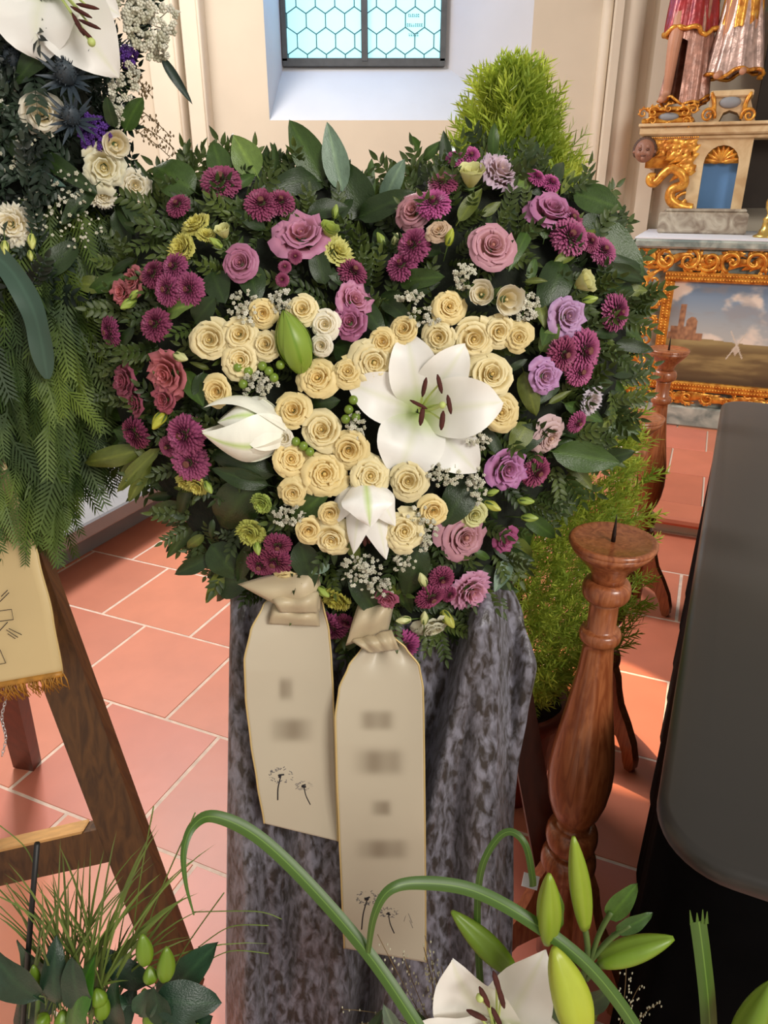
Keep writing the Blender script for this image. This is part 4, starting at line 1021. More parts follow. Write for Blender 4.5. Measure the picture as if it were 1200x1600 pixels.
def leaf_matrix(p0, p1, w, nrm):
    y = p1-p0; l = y.length; y = y/l; x = y.cross(Vector(nrm)); x = x.normalized() if x.length > 1e-5 else y.orthogonal().normalized(); z = x.cross(y)
    m_ = Matrix((x*w, y*l, z*l)).transposed().to_4x4(); m_.translation = p0; return m_
def leafpx(bx, by, tx, ty, wpx, col, w0=None, w1=None, nrm=None, var=None, parent=None):
    w0 = dome(bx, by)-.005 if w0 is None else w0; w1 = dome(tx, ty)+.02 if w1 is None else w1
    p0, p1 = hp(bx, by, w0), hp(tx, ty, w1)
    k = rnd.uniform(.85, 1.15)
    return obj('leaf', LEAFM[rnd.randrange(5) if var is None else var], parent or wr, leaf_matrix(p0, p1, wpx*mpp(p0), nrm or (HN+Vector((rnd.uniform(-.25, .25), 0, rnd.uniform(-.1, .3))))), tuple(c*k for c in col), world=True)
BIG = [(505, 285, 452, 186, 56, G_M), (535, 300, 512, 194, 46, G_B), (572, 345, 522, 246, 72, G_D), (600, 320, 628, 248, 34, G_B), (577, 320, 578, 250, 20, G_M), (515, 274, 408, 296, 44, G_D), (402, 275, 366, 212, 54, G_L), (350, 275, 332, 222, 42, G_M), (305, 300, 232, 250, 62, G_M),
 (417, 268, 418, 226, 20, G_D), (449, 262, 446, 236, 15, G_D), (770, 245, 772, 192, 19, G_M), (895, 300, 972, 330, 52, G_M), (925, 350, 1005, 455, 74, G_M), (880, 405, 850, 492, 56, G_D), (508, 445, 488, 376, 34, G_D), (388, 415, 402, 466, 46, G_D), (332, 425, 350, 472, 46, G_D),
 (262, 490, 300, 476, 36, G_L), (305, 505, 335, 465, 40, G_D), (288, 580, 320, 640, 34, G_M), (318, 582, 322, 642, 40, G_D), (222, 702, 118, 728, 36, G_O), (430, 742, 318, 702, 46, G_D), (420, 758, 330, 732, 36, G_D), (398, 752, 332, 838, 78, G_D), (332, 868, 272, 898, 30, G_D), (460, 815, 516, 762, 46, G_M),
 (468, 845, 492, 915, 52, G_D), (515, 882, 486, 896, 16, G_B), (545, 890, 602, 974, 38, G_D), (655, 850, 636, 938, 52, G_D), (735, 748, 694, 822, 56, G_D), (797, 872, 772, 926, 28, G_B), (826, 660, 800, 705, 38, G_O), (818, 580, 838, 650, 36, G_O), (785, 700, 858, 668, 46, G_D), (862, 705, 962, 722, 56, G_M), (935, 718, 992, 706, 26, G_D),
 (482, 632, 525, 628, 32, G_D), (522, 540, 572, 562, 46, G_D), (625, 440, 692, 432, 34, G_M), (168, 448, 112, 442, 30, G_O), (690, 395, 640, 380, 30, G_D), (845, 550, 875, 505, 30, G_L), (862, 505, 845, 545, 28, G_M), (480, 335, 545, 322, 36, G_D), (560, 340, 650, 300, 40, G_D), (600, 420, 590, 352, 32, G_D), (790, 300, 862, 262, 30, G_L), (700, 230, 715, 260, 20, G_B),
 (250, 700, 180, 770, 26, G_O), (236, 720, 200, 786, 24, G_O), (340, 905, 390, 912, 60, G_D), (330, 850, 372, 905, 56, G_D), (655, 235, 640, 212, 16, G_M), (660, 250, 690, 220, 18, G_M), (830, 350, 800, 412, 22, G_M), (900, 640, 962, 668, 30, G_D), (905, 350, 958, 358, 40, G_D), (930, 420, 1012, 440, 28, G_D), (940, 400, 1022, 428, 22, G_D), (560, 470, 600, 520, 36, G_D), (600, 470, 640, 500, 30, G_D)]
for q_ in BIG: leafpx(*q_, nrm=None if q_[4] < 40 else HN+Vector((rnd.uniform(-.15, .15), 0, rnd.uniform(-.05, .2))))
nb = len(BIG)
# leaves fanning out round the rim
for k in range(118):
    i = (k*2+1) % 240; x, y = OD[i]; tx, ty = OD[(i+3) % 240]-OD[(i-3) % 240]; nl = math.hypot(tx, ty); ox, oy = ty/nl, -tx/nl
    if inside(x+ox*8, y+oy*8): ox, oy = -ox, -oy
    a_ = rnd.gauss(0, .5); ox, oy = ox*math.cos(a_)-oy*math.sin(a_), ox*math.sin(a_)+oy*math.cos(a_)
    s_ = rnd.uniform(38, 74); st_ = rnd.uniform(-28, -4)
    dw = rnd.uniform(-.05, .01)
    leafpx(x+ox*st_, y+oy*st_, x+ox*(st_+s_), y+oy*(st_+s_), s_*rnd.uniform(.28, .5), rnd.choice([G_D, G_D, G_M, G_M, G_O]), -.075+dw, -.095+dw+rnd.uniform(-.02, .03), HN+Vector((ox*.5, -.2, -oy*.5)))
# leaves lying between the flowers
cnt = 0
while cnt < 112:
    x, y = rnd.uniform(160, 980), rnd.uniform(262, 1000)
    d_ = hdist(x, y)
    if d_ < 8 or (d_ > 150 and rnd.random() < .8): continue
    a_ = math.atan2(y-620, x-590)+rnd.gauss(0, .9); s_ = rnd.uniform(32, 62)
    leafpx(x, y, x+math.cos(a_)*s_, y+math.sin(a_)*s_, s_*rnd.uniform(.28, .5), rnd.choice([G_D, G_D, G_D, G_M, G_O]), dome(x, y)-.008, dome(x+math.cos(a_)*s_, y+math.sin(a_)*s_)+rnd.uniform(-.008, .012)); cnt += 1
# fine myrtle-like twigs
tw = B(); tw.tube([(0, 0, 0), (0, .5, .03), (0, 1, 0)], [.012, .009, .004], 4)
for i in range(6):
    t = .12+.86*i/6
    for s_ in (-1, 1):
        p0 = Vector((0, t, .03*math.sin(PI*t))); dd = Vector((s_*.8, .75, .12*(-1)**i)).normalized()
        Vv, Ff, _, al = blade(p0, p0+dd*.13+Vector((0, 0, .03)), p0+dd*(.36-.08*t), .13, (0, 0, 1), 'leaf', 4, 2, cup=.3); tw.add(Vv, Ff, al)
Vv, Ff, _, al = blade((0, .98, 0), (0, 1.1, .02), (0, 1.3, 0), .13, (0, 0, 1), 'leaf', 4, 2, cup=.3); tw.add(Vv, Ff, al)
Ms = []; rr = random.Random(77)
def twig_m(p0, dirv, l, nrm):
    y = Vector(dirv).normalized(); x = y.cross(Vector(nrm)); x = x.normalized() if x.length > 1e-5 else y.orthogonal().normalized(); z = x.cross(y)
    m_ = Matrix((x*l, y*l, z*l)).transposed().to_4x4(); m_.translation = p0; return np.array(m_)
for k in range(230):
    i = rr.randrange(240); x, y = OD[i]; tx, ty = OD[(i+3) % 240]-OD[(i-3) % 240]; nl = math.hypot(tx, ty); ox, oy = ty/nl, -tx/nl
    if inside(x+ox*8, y+oy*8): ox, oy = -ox, -oy
    a_ = rr.gauss(0, .55); ox, oy = ox*math.cos(a_)-oy*math.sin(a_), ox*math.sin(a_)+oy*math.cos(a_)
    w_ = rr.uniform(-.17, -.085); q_ = rr.uniform(-40, -4); p0 = hp(x+ox*q_, y+oy*q_, w_); p1 = hp(x+ox*(q_+50), y+oy*(q_+50), w_+rr.uniform(-.03, .03))
    Ms.append(twig_m(p0, p1-p0, rr.uniform(.04, .078), HN+Vector((rr.uniform(-.6, .6), rr.uniform(-.3, .3), rr.uniform(-.6, .6)))))
k = 0
while k < 420:
    x, y = rr.uniform(150, 990), rr.uniform(255, 1010); d_ = hdist(x, y)
    if d_ < 0 or (d_ > 170 and rr.random() < .75): continue
    a_ = math.atan2(y-620, x-590)+rr.gauss(0, .9); w_ = dome(x, y)-.042
    p0 = hp(x, y, w_); p1 = hp(x+math.cos(a_)*50, y+math.sin(a_)*50, w_+rr.uniform(.0, .045))
    Ms.append(twig_m(p0, p1-p0, rr.uniform(.04, .065), HN+Vector((rr.uniform(-.5, .5), 0, rr.uniform(-.5, .5))))); k += 1
obj('small_foliage', scatter('small_foliage', tw.V, tw.F, M_foliage, np.array(Ms), tw.A), wr, world=True, kind='stuff')
# ------------------------------------------------------------------ flowers in the heart
CR, CR2, WH, YG, GR = srgb(248, 236, 190), srgb(246, 228, 170), srgb(246, 242, 226), srgb(214, 210, 112), srgb(168, 190, 92)
CG = srgb(224, 226, 168)
def put(kind, x, y, d_, col, label, dw=0.0, tilt=(0, 0), var=None):
    w = dome(x, y)+.018+dw; p = hp(x, y, w); n_ = dnormal(x, y)
    n_ = (n_ + Vector((1, 0, 0))*tilt[0] - HU*tilt[1] + Vector((rnd.uniform(-.22, .22), 0, rnd.uniform(-.2, .2)))).normalized()
    s_ = d_*.5*mpp(p); var = rnd.randrange(3) if var is None else var; k = rnd.uniform(.93, 1.05); col = tuple(min(1, c*k) for c in col)
    if kind == 'mum':
        s_ *= 1.2
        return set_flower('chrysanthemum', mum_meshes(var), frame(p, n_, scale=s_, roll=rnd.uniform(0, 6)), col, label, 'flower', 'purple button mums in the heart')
    if kind == 'bud':
        ax = Vector((tilt[0], 0, 0))-HU*tilt[1]+HN*.35
        return set_flower('lisianthus_bud', bud_meshes(var), frame(p, ax, scale=s_*1.25, roll=rnd.uniform(0, 6)), col, label, 'flower bud', 'green buds in the heart')
    nm = {'rose': 'spray_rose', 'openrose': 'spray_rose', 'lisianthus': 'lisianthus', 'ruffled': 'carnation', 'tulip': 'lisianthus'}[kind]
    return set_flower(nm, flower_meshes(kind, var), frame(p, n_, scale=s_, roll=rnd.uniform(0, 6)), col, label, 'flower', {'spray_rose': 'cream spray roses in the heart', 'lisianthus': 'lisianthus in the heart', 'carnation': 'ruffled flowers in the heart'}[nm])
MP, MD, ML = srgb(164, 82, 124), srgb(144, 66, 100), srgb(186, 90, 148)
for x, y, d_, c_, lb in [
 (345, 283, 52, MD, 'topmost purple button mum of the left lobe, below pale upright leaves'), (278, 321, 33, MD, 'small dark purple mum at the upper edge above the yellow flowers'), (409, 319, 46, MD, 'purple mum just left of the large lilac lisianthus'), (438, 316, 38, MD, 'half-hidden purple mum tucked behind another at the left lobe top'),
 (240, 428, 37, MD, 'leftmost mum of the tight foursome on the left lobe'), (273, 417, 38, MP, 'top mum of the tight foursome on the left lobe'), (262, 453, 42, MP, 'bottom mum of the tight foursome on the left lobe'), (296, 452, 42, MP, 'rightmost mum of the tight foursome on the left lobe'),
 (172, 519, 40, MP, 'purple mum seen side-on at the far left edge of the heart'), (243, 507, 43, MD, 'round purple mum facing out beside two pale green leaves'), (211, 677, 43, MD, 'purple mum above the long olive leaf at the left edge'), (289, 680, 54, MP, 'large upper mum of the trio beside the half-open lily'), (297, 722, 52, MP, 'large lower mum of the trio beside the half-open lily'), (263, 698, 28, MD, 'smallest mum of the trio beside the half-open lily'),
 (551, 425, 41, MD, 'purple mum with dark eye right above the lilac lisianthus pair'), (677, 318, 45, ML, 'bright purple mum in front of the pink rose near the right lobe'), (692, 286, 40, MD, 'darker purple mum directly above the bright one by the pink rose'), (646, 384, 46, MP, 'purple mum with pale ringed eye under the beige rose'), (628, 415, 42, MP, 'purple mum below and left of the one with a ringed eye'),
 (711, 247, 24, ML, 'tiny purple mum at the very top left of the pale green flower'), (736, 243, 24, ML, 'tiny purple mum at the very top above the pale green flower'), (838, 277, 25, ML, 'small purple mum beside the lilac ruffled flower at the top'), (861, 286, 26, ML, 'small purple mum directly above the large mauve rose-like lisianthus'), (890, 370, 50, MP, 'large purple mum below the mauve lisianthus on the right lobe'), (892, 343, 36, MD, 'mum partly covered between mauve lisianthus and large mum'), (942, 392, 38, MP, 'purple mum by the big dark leaf at the right edge'), (922, 378, 26, MD, 'little mum wedged beside the big dark right-edge leaf'),
 (962, 488, 48, MP, 'outermost purple mum on the right edge facing the altar'), (912, 548, 56, MP, 'large purple mum in the cluster under the lilac lisianthus'), (880, 553, 46, MD, 'darker mum at the left of the cluster under the lilac lisianthus'), (906, 580, 40, MP, 'lowest mum of the cluster on the right side'), (838, 737, 42, MD, 'dark purple mum right of the magenta lisianthus'), (902, 660, 30, MP, 'small mum under the whitish lilac flower on the right'),
 (430, 876, 46, MD, 'large mum above the left bow loop'), (407, 882, 38, MD, 'left mum touching the bow loop'), (434, 851, 36, MD, 'upper mum of the group over the left bow'), (516, 979, 46, MP, 'purple mum between the two ribbon tails'), (541, 971, 25, MD, 'tiny dark-eyed mum between the two ribbon tails'), (492, 984, 22, MD, 'reddish mum bud over the shorter ribbon tail'),
 (690, 904, 34, MD, 'top mum of the dark-eyed trio near the drape'), (673, 932, 42, MD, 'largest mum of the dark-eyed trio near the drape'), (702, 929, 22, MD, 'smallest mum of the dark-eyed trio near the drape'), (628, 1007, 47, ML, 'lowest purple mum, resting on the longer ribbon tail'),
 (445, 417, 17, MD, 'tiny yellow-eyed mum below the large lilac lisianthus'), (461, 401, 19, MD, 'tiny reddish mum tucked under the large lilac lisianthus'), (441, 437, 18, MD, 'lowest tiny mum above the cream roses')]:
    put('mum', x, y, d_, c_, lb)
LP, LK, LM, LL, LB = srgb(206, 140, 178), srgb(204, 118, 130), srgb(190, 122, 160), srgb(214, 190, 212), srgb(214, 186, 190)
for k_, x, y, d_, c_, lb in [
 ('lisianthus', 470, 363, 74, LP, 'large lilac pink lisianthus at the top of the left lobe'), ('rose', 374, 410, 50, LM, 'mauve rose-like lisianthus in the middle of the left lobe'), ('lisianthus', 205, 438, 40, LK, 'dull pink lisianthus at the upper left edge'), ('lisianthus', 187, 456, 34, LK, 'small dull pink lisianthus at the left edge above yellow buds'),
 ('lisianthus', 257, 586, 68, LK, 'large salmon pink lisianthus on the left side'), ('lisianthus', 254, 625, 36, srgb(170, 84, 104), 'dark pink bloom hanging under the salmon pink lisianthus'), ('lisianthus', 190, 597, 50, srgb(168, 84, 112), 'dark rose lisianthus at the far left edge'), ('lisianthus', 207, 630, 40, srgb(158, 76, 104), 'lower dark rose lisianthus at the far left edge'),
 ('lisianthus', 556, 467, 50, LP, 'upper lilac lisianthus of the pair near the heart cleft'), ('lisianthus', 546, 503, 46, srgb(176, 104, 148), 'lower darker lisianthus of the pair near the heart cleft'), ('rose', 644, 328, 56, srgb(206, 150, 166), 'pink rose behind the bright purple mum'), ('openrose', 685, 357, 36, srgb(216, 188, 164), 'small beige rose beside the ringed mum'),
 ('rose', 771, 382, 66, srgb(206, 152, 170), 'dusty pink rose-like bloom in the right lobe'), ('rose', 864, 323, 68, srgb(196, 128, 176), 'large mauve bloom at the right lobe top'), ('ruffled', 785, 263, 62, LL, 'pale lilac ruffled bloom on top of the right lobe'), ('lisianthus', 890, 494, 54, srgb(196, 156, 206), 'lilac lisianthus with green bud on the right side'), ('lisianthus', 853, 588, 46, srgb(196, 146, 202), 'small lilac lisianthus right of the cream roses'),
 ('openrose', 863, 686, 56, LB, 'greyish pink bloom near the large right leaf'), ('lisianthus', 795, 735, 58, srgb(192, 128, 186), 'magenta lilac lisianthus below the olive leaf'), ('openrose', 730, 841, 74, srgb(198, 146, 164), 'wide dusty pink lisianthus at the lower right'), ('ruffled', 740, 928, 56, srgb(222, 160, 196), 'bright pink ruffled bloom over the velvet drape'), ('ruffled', 928, 628, 42, srgb(208, 198, 214), 'whitish lilac bloom at the right edge by the conifer'),
 ('lisianthus', 604, 938, 30, srgb(180, 96, 128), 'reddish pink bloom above the right bow'), ('lisianthus', 792, 845, 36, srgb(172, 84, 136), 'purple lisianthus bud beside the wide dusty pink one')]:
    put(k_, x, y, d_, c_, lb, .006)
for k_, x, y, d_, c_, lb in [
 ('rose', 327, 531, 54, CR, 'leftmost cream rose of the inner heart'), ('rose', 373, 522, 48, CR, 'cream rose half covered by another, left of the green lily bud'), ('openrose', 375, 563, 56, CR, 'open cream rose in front of another, above the half-open lily'), ('rose', 414, 538, 44, CR, 'cream rose touching the green lily bud'), ('rose', 472, 482, 44, CR, 'cream rose above the tip of the green lily bud'), ('rose', 507, 507, 42, WH, 'whiter rose right of the green lily bud'), ('rose', 501, 541, 32, WH, 'small white rose right of the green lily bud'),
 ('openrose', 495, 590, 54, CR2, 'deep cream rose under the green lily bud'), ('rose', 457, 641, 50, CR2, 'cream rose right of the half-open lily'), ('rose', 502, 671, 56, CR, 'round cream rose in the centre left of the open lily'), ('rose', 545, 704, 54, CR2, 'cream rose under the round dark leaf near the open lily'), ('openrose', 507, 741, 66, CR2, 'largest cream rose, low in the inner heart'), ('openrose', 579, 744, 55, CR, 'cream rose over the drooping lily'), ('openrose', 455, 717, 50, CR2, 'cream rose beneath the white rosebud'),
 ('openrose', 585, 567, 62, CR, 'large cream rose against the left petals of the open lily'), ('openrose', 543, 580, 42, CR2, 'cream rose half hidden between two larger ones'), ('rose', 630, 513, 38, CR2, 'cream rose behind the top petal of the open lily'), ('rose', 597, 534, 38, CR2, 'small cream rose above the large one by the lily'), ('rose', 685, 528, 46, CR, 'cream rose between the two upper lily petals'), ('rose', 741, 530, 58, CR, 'cream white rose above the right lily petal'), ('rose', 780, 518, 46, CR, 'cupped cream rose in the row of three at the right'), ('openrose', 811, 527, 40, CR2, 'rightmost cream rose of the inner heart'),
 ('rose', 770, 584, 60, CR, 'full cream rose over the right lily petal'), ('openrose', 784, 645, 52, CR2, 'yellowish rose at the tip of the right lily petal'), ('tulip', 752, 460, 42, WH, 'white green tulip-like bloom, the left one of two'), ('tulip', 792, 468, 54, WH, 'white green tulip-like bloom, the larger right one of two'), ('openrose', 703, 478, 48, CR2, 'cream rose with dark slits above the open lily'), ('rose', 638, 752, 54, CR, 'cream rose below the lowest petal of the open lily'), ('openrose', 632, 831, 56, CR, 'cream rose right of the drooping lily'), ('rose', 678, 800, 40, CR2, 'cream rose beside the hanging dark leaf'),
 ('rose', 482, 830, 38, CR2, 'small cream rose low on the left of the drooping lily'), ('openrose', 517, 846, 52, CR, 'lowest cream rose of the inner heart'), ('rose', 515, 803, 32, CR2, 'little cream rose touching the drooping lily petal'), ('openrose', 457, 772, 38, CR2, 'narrow cream rose beside the pointed leaf'), ('rose', 337, 613, 42, CR2, 'small yellow cream rose above the half-open lily'), ('rose', 410, 490, 40, CR2, 'shaded cream rose at the upper left of the inner heart'), ('rose', 443, 685, 27, WH, 'white rosebud at the neck of the half-open lily')]:
    put(k_, x, y, d_, c_, lb, .012, var=None)
for k_, x, y, d_, c_, tl, lb in [
 ('ruffled', 303, 346, 38, YG, (0, -.3), 'upper yellow green bloom on the left lobe'), ('ruffled', 280, 387, 44, YG, (0, 0), 'larger yellow bloom on the left lobe'), ('ruffled', 322, 365, 26, YG, (.3, -.2), 'small yellow bloom between two others on the left lobe'), ('tulip', 349, 363, 30, CG, (0, -.5), 'pale green half-open bloom right of the yellow ones'), ('bud', 337, 379, 24, GR, (-.7, -.5), 'green bud below the yellow blooms'),
 ('tulip', 514, 361, 34, GR, (0, -.4), 'green bud-like bloom right of the large lilac lisianthus'), ('ruffled', 531, 389, 44, srgb(216, 216, 132), (0, 0), 'yellow green bloom under the green one near the cleft'), ('bud', 524, 330, 22, GR, (.2, -1), 'small green bud high in the cleft'), ('bud', 596, 376, 30, GR, (-.5, -.8), 'plump green bud in the cleft of the heart'), ('bud', 618, 373, 20, CG, (.3, -.8), 'little pale bud next to the plump green bud'),
 ('tulip', 736, 276, 50, CG, (0, -.3), 'pale green cupped bloom on top of the right lobe'), ('tulip', 911, 441, 40, CG, (.2, -.4), 'pale green cupped bloom on the right side'), ('bud', 922, 468, 26, GR, (1, -.2), 'green bud below the pale cupped bloom on the right'), ('bud', 200, 475, 30, GR, (-.5, .4), 'yellow green bud at the left edge, the lower of two'), ('bud', 210, 460, 22, GR, (.6, -.5), 'yellow green bud at the left edge, the upper of two'), ('bud', 248, 657, 36, srgb(190, 190, 70), (-.5, .8), 'yellow green bud left of the mum trio'),
 ('ruffled', 287, 757, 26, YG, (0, 0), 'yellow green bloom under the mum trio, the leftmost'), ('ruffled', 305, 762, 30, YG, (0, 0), 'yellow green bloom under the mum trio, the middle one'), ('bud', 326, 762, 24, GR, (.4, .6), 'green bud under the mum trio'), ('ruffled', 407, 789, 30, GR, (0, 0), 'green bloom beside the big dark leaf'), ('ruffled', 389, 836, 38, srgb(190, 196, 96), (0, 0), 'frilled yellow green bloom above the left bow'), ('bud', 402, 856, 26, GR, (.2, .8), 'round green bud above the left bow'),
 ('openrose', 455, 912, 44, CR2, (0, .4), 'cream bloom lying on the left bow loop'), ('bud', 478, 925, 22, GR, (-.6, .7), 'green bud lying across the left bow loop'), ('ruffled', 522, 943, 42, srgb(206, 206, 92), (0, .2), 'yellow green bloom between the two bows'), ('bud', 505, 925, 28, GR, (.5, .3), 'green bud beside the bloom between the bows'), ('openrose', 678, 987, 48, srgb(224, 224, 200), (0, .3), 'white green bloom at the bottom tip by the drape'), ('bud', 700, 968, 34, srgb(196, 198, 96), (.4, .5), 'yellow green bud at the bottom by the drape'), ('bud', 630, 969, 26, CG, (-1, 0), 'pale bud right of the longer ribbon bow'), ('bud', 663, 965, 26, CG, (0, -1), 'pale upright bud above the bottom white green bloom'),
 ('rose', 743, 805, 38, CG, (0, 0), 'pale yellow green rose above the wide dusty pink bloom'), ('bud', 770, 791, 30, srgb(204, 206, 100), (.9, .4), 'yellow bud right of the pale yellow green rose'), ('bud', 770, 769, 22, GR, (.9, -.3), 'green bud above the yellow one on the right'), ('bud', 822, 783, 28, GR, (1, 0), 'green bud pointing at the conifer, the upper one'), ('bud', 828, 809, 28, GR, (1, 0), 'green bud pointing at the conifer, the lower one'), ('bud', 660, 905, 28, CG, (-.3, -.8), 'pale bud behind the hanging dark leaf'), ('bud', 283, 558, 30, CG, (.6, .2), 'striped pale bud right of the salmon pink lisianthus'), ('bud', 703, 370, 28, srgb(186, 196, 70), (.2, -.8), 'yellow green bud right of the beige rose'), ('bud', 455, 688, 0.1, GR, (0, 0), '')]:
    if d_ > 1: put(k_, x, y, d_, c_, lb, .006, tl)
# ------------------------------------------------------------------ lilies
def tepal(parent, p0, p1, p2, w, nrm, col=(1, 1, 1), m=M_lily, name='petal', cup=.28, ruf=.03, prof='tepal', sd=0):
    return obj(name, blade_mesh(name, m, p0, p1, p2, w, nrm, prof=prof, n=14, m=8, cup=cup, ruf=ruf, rf=5, seed=sd), parent, color=col, world=True)
def closed_bud(parent, p0, p1, r, col, m=M_lilybud, n=6, open_=.0, name='tepal', bulge=1.0):
    p0, p1 = Vector(p0), Vector(p1); ax = (p1-p0).normalized(); x = ax.orthogonal().normalized(); y = ax.cross(x)
    for k in range(n):
        t = 2*PI*k/n; rd = x*math.cos(t)+y*math.sin(t); q_ = 1.0 if k % 2 == 0 else .93
        obj(name, blade_mesh(name, m, p0+rd*r*.22, (p0*.5+p1*.5)+rd*r*1.72*bulge*q_, p1+rd*(r*.06+open_), r*1.35, rd, prof='spear', n=12, m=6, cup=-.42, ruf=0), parent, color=col, world=True)
def stamen(parent, p0, p1, dirv, l=.02, m=M_anther):
    p0, p1 = Vector(p0), Vector(p1)
    s_ = B().tube(spl([p0, (p0+p1)/2+Vector((0, 0, .004)), p1], 4), [.0022]*4+[.0014]*5, 6).build('stamen', M_fil, parent, world=True)
    dd = Vector(dirv).normalized()*l
    B().tube([p1-dd*.5, p1-dd*.3, p1, p1+dd*.3, p1+dd*.5], [.001, .0032, .0038, .0032, .001], 8, .7).build('anther', m, s_)
WHT = (.98, .97, .93)
ly = thing('open_lily', 'large open white lily with rust anthers in the middle of the heart', 'lily', hp(655, 642, .02))
c0 = hp(655, 642, .005); f0 = hp(662, 636, .075)
for i, (tx, ty, tw_, wpx, inn) in enumerate([(727, 538, .105, 66, 0), (545, 598, .085, 70, 0), (745, 738, .085, 72, 0), (634, 518, .085, 70, 1), (785, 628, .100, 84, 1), (622, 742, .075, 92, 1)]):
    tip = hp(tx, ty, tw_-.035); mid = (c0*.42+tip*.58)+HN*(.07 if inn else .055); wid = wpx*mpp(tip)*1.12
    dv = (tip-c0).normalized(); tepal(ly, c0+dv*.004+HN*(.004*inn), mid, tip, wid, HN-dv*.25, WHT, cup=.22, ruf=.03, sd=i)
for ax_, ay_, dx_, dy_ in ((663, 605, .2, -1), (687, 600, .25, 1), (702, 632, .2, 1), (659, 650, -.15, 1), (654, 632, 1, .5), (691, 657, -.1, 1)):
    stamen(ly, c0+HN*.02, hp(ax_, ay_, .105), Vector((dx_, 0, 0))-HU*dy_, .026)
B().tube(spl([c0+HN*.01, hp(672, 640, .06), hp(690, 633, .11)], 5), .0026, 8).ball(hp(691, 633, .112), .005, 8, 6).build('pistil', M_fil, ly, world=True)
sp = B(); rr = random.Random(9)
hl = thing('half_open_lily', 'half-open white lily bud with green ribs lying to the left', 'lily', hp(440, 672, .07))
p0, p1 = hp(452, 676, .045), hp(316, 662, .075); axx = (p1-p0).normalized()
for k in range(6):
    t = 2*PI*k/6+.5; x_ = axx.orthogonal().normalized(); y_ = axx.cross(x_); rd = x_*math.cos(t)+y_*math.sin(t)
    e_ = p1+rd*(.008 if k % 2 else .022)-axx*(.02 if k % 2 else 0); r_ = .042
    obj('petal', blade_mesh('petal', M_lilybud, p0+rd*.010, (p0*.48+p1*.52)+rd*r_*1.75, e_, r_*1.95, rd, prof='spear', n=14, m=8, cup=-.45), hl, color=(.94, .95, .84), world=True)
gb = thing('green_lily_bud', 'closed green lily bud standing among the cream roses', 'lily bud', hp(473, 580, .06)); closed_bud(gb, hp(474, 582, .055), hp(443, 484, .085), .0275, srgb(128, 154, 54))
dl = thing('drooping_lily', 'small white lily drooping downward over the lowest cream roses', 'lily', hp(570, 762, .06)); c0 = hp(571, 752, .055)
for i, (tx, ty, tw_, wpx) in enumerate([(508, 828, .05, 30), (552, 866, .06, 36), (603, 874, .055, 44), (617, 822, .07, 40), (578, 824, .095, 62), (600, 868, .03, 40)]):
    tip = hp(tx, ty, tw_); mx_ = hp(571+(tx-571)*.62, 752+(ty-752)*.35, tw_+.028)
    tepal(dl, c0, mx_, tip, wpx*mpp(tip)*1.3, HN+Vector(((tx-571)*.012, 0, .1)), WHT, M_lilybud if i == 4 else M_lily, cup=-.35)
for ax_, ay_ in ((563, 838), (570, 842), (577, 838), (584, 835)): stamen(dl, c0, hp(ax_, ay_, .055), -HU, .022)
# ------------------------------------------------------------------ white filler sprigs and berries
bl = B()
for k in range(5):
    t = 2*PI*k/5; bl.ball((math.cos(t)*.55, math.sin(t)*.55, 0), (.42, .42, .25), 5, 3)
bl.ball((0, 0, .15), .3, 5, 3)
def filler(x, y, rx, ry, nbl, label, group='white filler sprigs in the heart', w0=None, rb=(.0028, .0045), m=M_white, name='filler_sprig', fn=None, stemm=M_stem):
    fn = fn or (lambda a_, b_, w: hp(a_, b_, w)); w0 = (dome(x, y)+.02 if w0 is None else w0)
    rr = random.Random(int(x*7+y)); base = fn(x, y, w0-.06); rt = thing(name, label, 'filler flower', base, group); Ms = []; st_ = B()
    for k in range(nbl):
        a_ = rr.uniform(0, 6.28); q_ = rr.random()**.6; p = fn(x+math.cos(a_)*rx*q_, y+math.sin(a_)*ry*q_, w0+rr.uniform(-.012, .012)+.01*(1-q_))
        n_ = (HN+Vector((rr.gauss(0, .6), rr.gauss(0, .3), rr.gauss(0, .6)))).normalized(); Ms.append(np.array(frame(p, n_, scale=rr.uniform(*rb))))
        if k % 3 == 0: st_.tube([base+(p-base)*.25, (base+p)/2+Vector((rr.uniform(-.006, .006), 0, 0)), p], .0007, 4)
    obj('blossoms', scatter('blossoms', bl.V, bl.F, m, np.array(Ms)), rt, world=True, kind='stuff'); st_.build('stems', stemm, rt, world=True)
for x, y, rx, ry, n_, lb in [(383, 482, 26, 30, 70, 'white filler sprig above the leftmost cream roses'), (405, 602, 30, 24, 70, 'white filler sprig over the half-open lily'), (440, 470, 22, 20, 40, 'dim filler sprig behind the green lily bud tip'), (641, 464, 22, 12, 36, 'white filler sprig in the middle below the cleft'), (727, 431, 18, 22, 50, 'white filler sprig above the tulip-like blooms'), (822, 478, 22, 26, 60, 'filler sprig right of the tulip-like blooms'), (660, 822, 24, 40, 90, 'long filler sprig right of the lowest cream roses'),
  (692, 742, 34, 18, 70, 'filler sprig under the lower right lily petal'), (745, 755, 16, 36, 60, 'filler sprig left of the magenta lilac bloom'), (745, 690, 22, 16, 44, 'filler sprig beside the yellowish rose'), (565, 892, 34, 26, 80, 'filler sprig under the drooping lily'), (590, 918, 26, 16, 44, 'filler sprig above the longer ribbon bow'), (450, 805, 26, 18, 46, 'filler sprig beside the lowest left cream roses'), (555, 665, 16, 22, 34, 'filler sprig by the left petal of the open lily'), (665, 495, 30, 16, 44, 'filler sprig behind the top of the open lily'), (630, 880, 20, 14, 26, 'small filler sprig on the hanging dark leaf')]:
    filler(x, y, rx, ry, n_, lb)
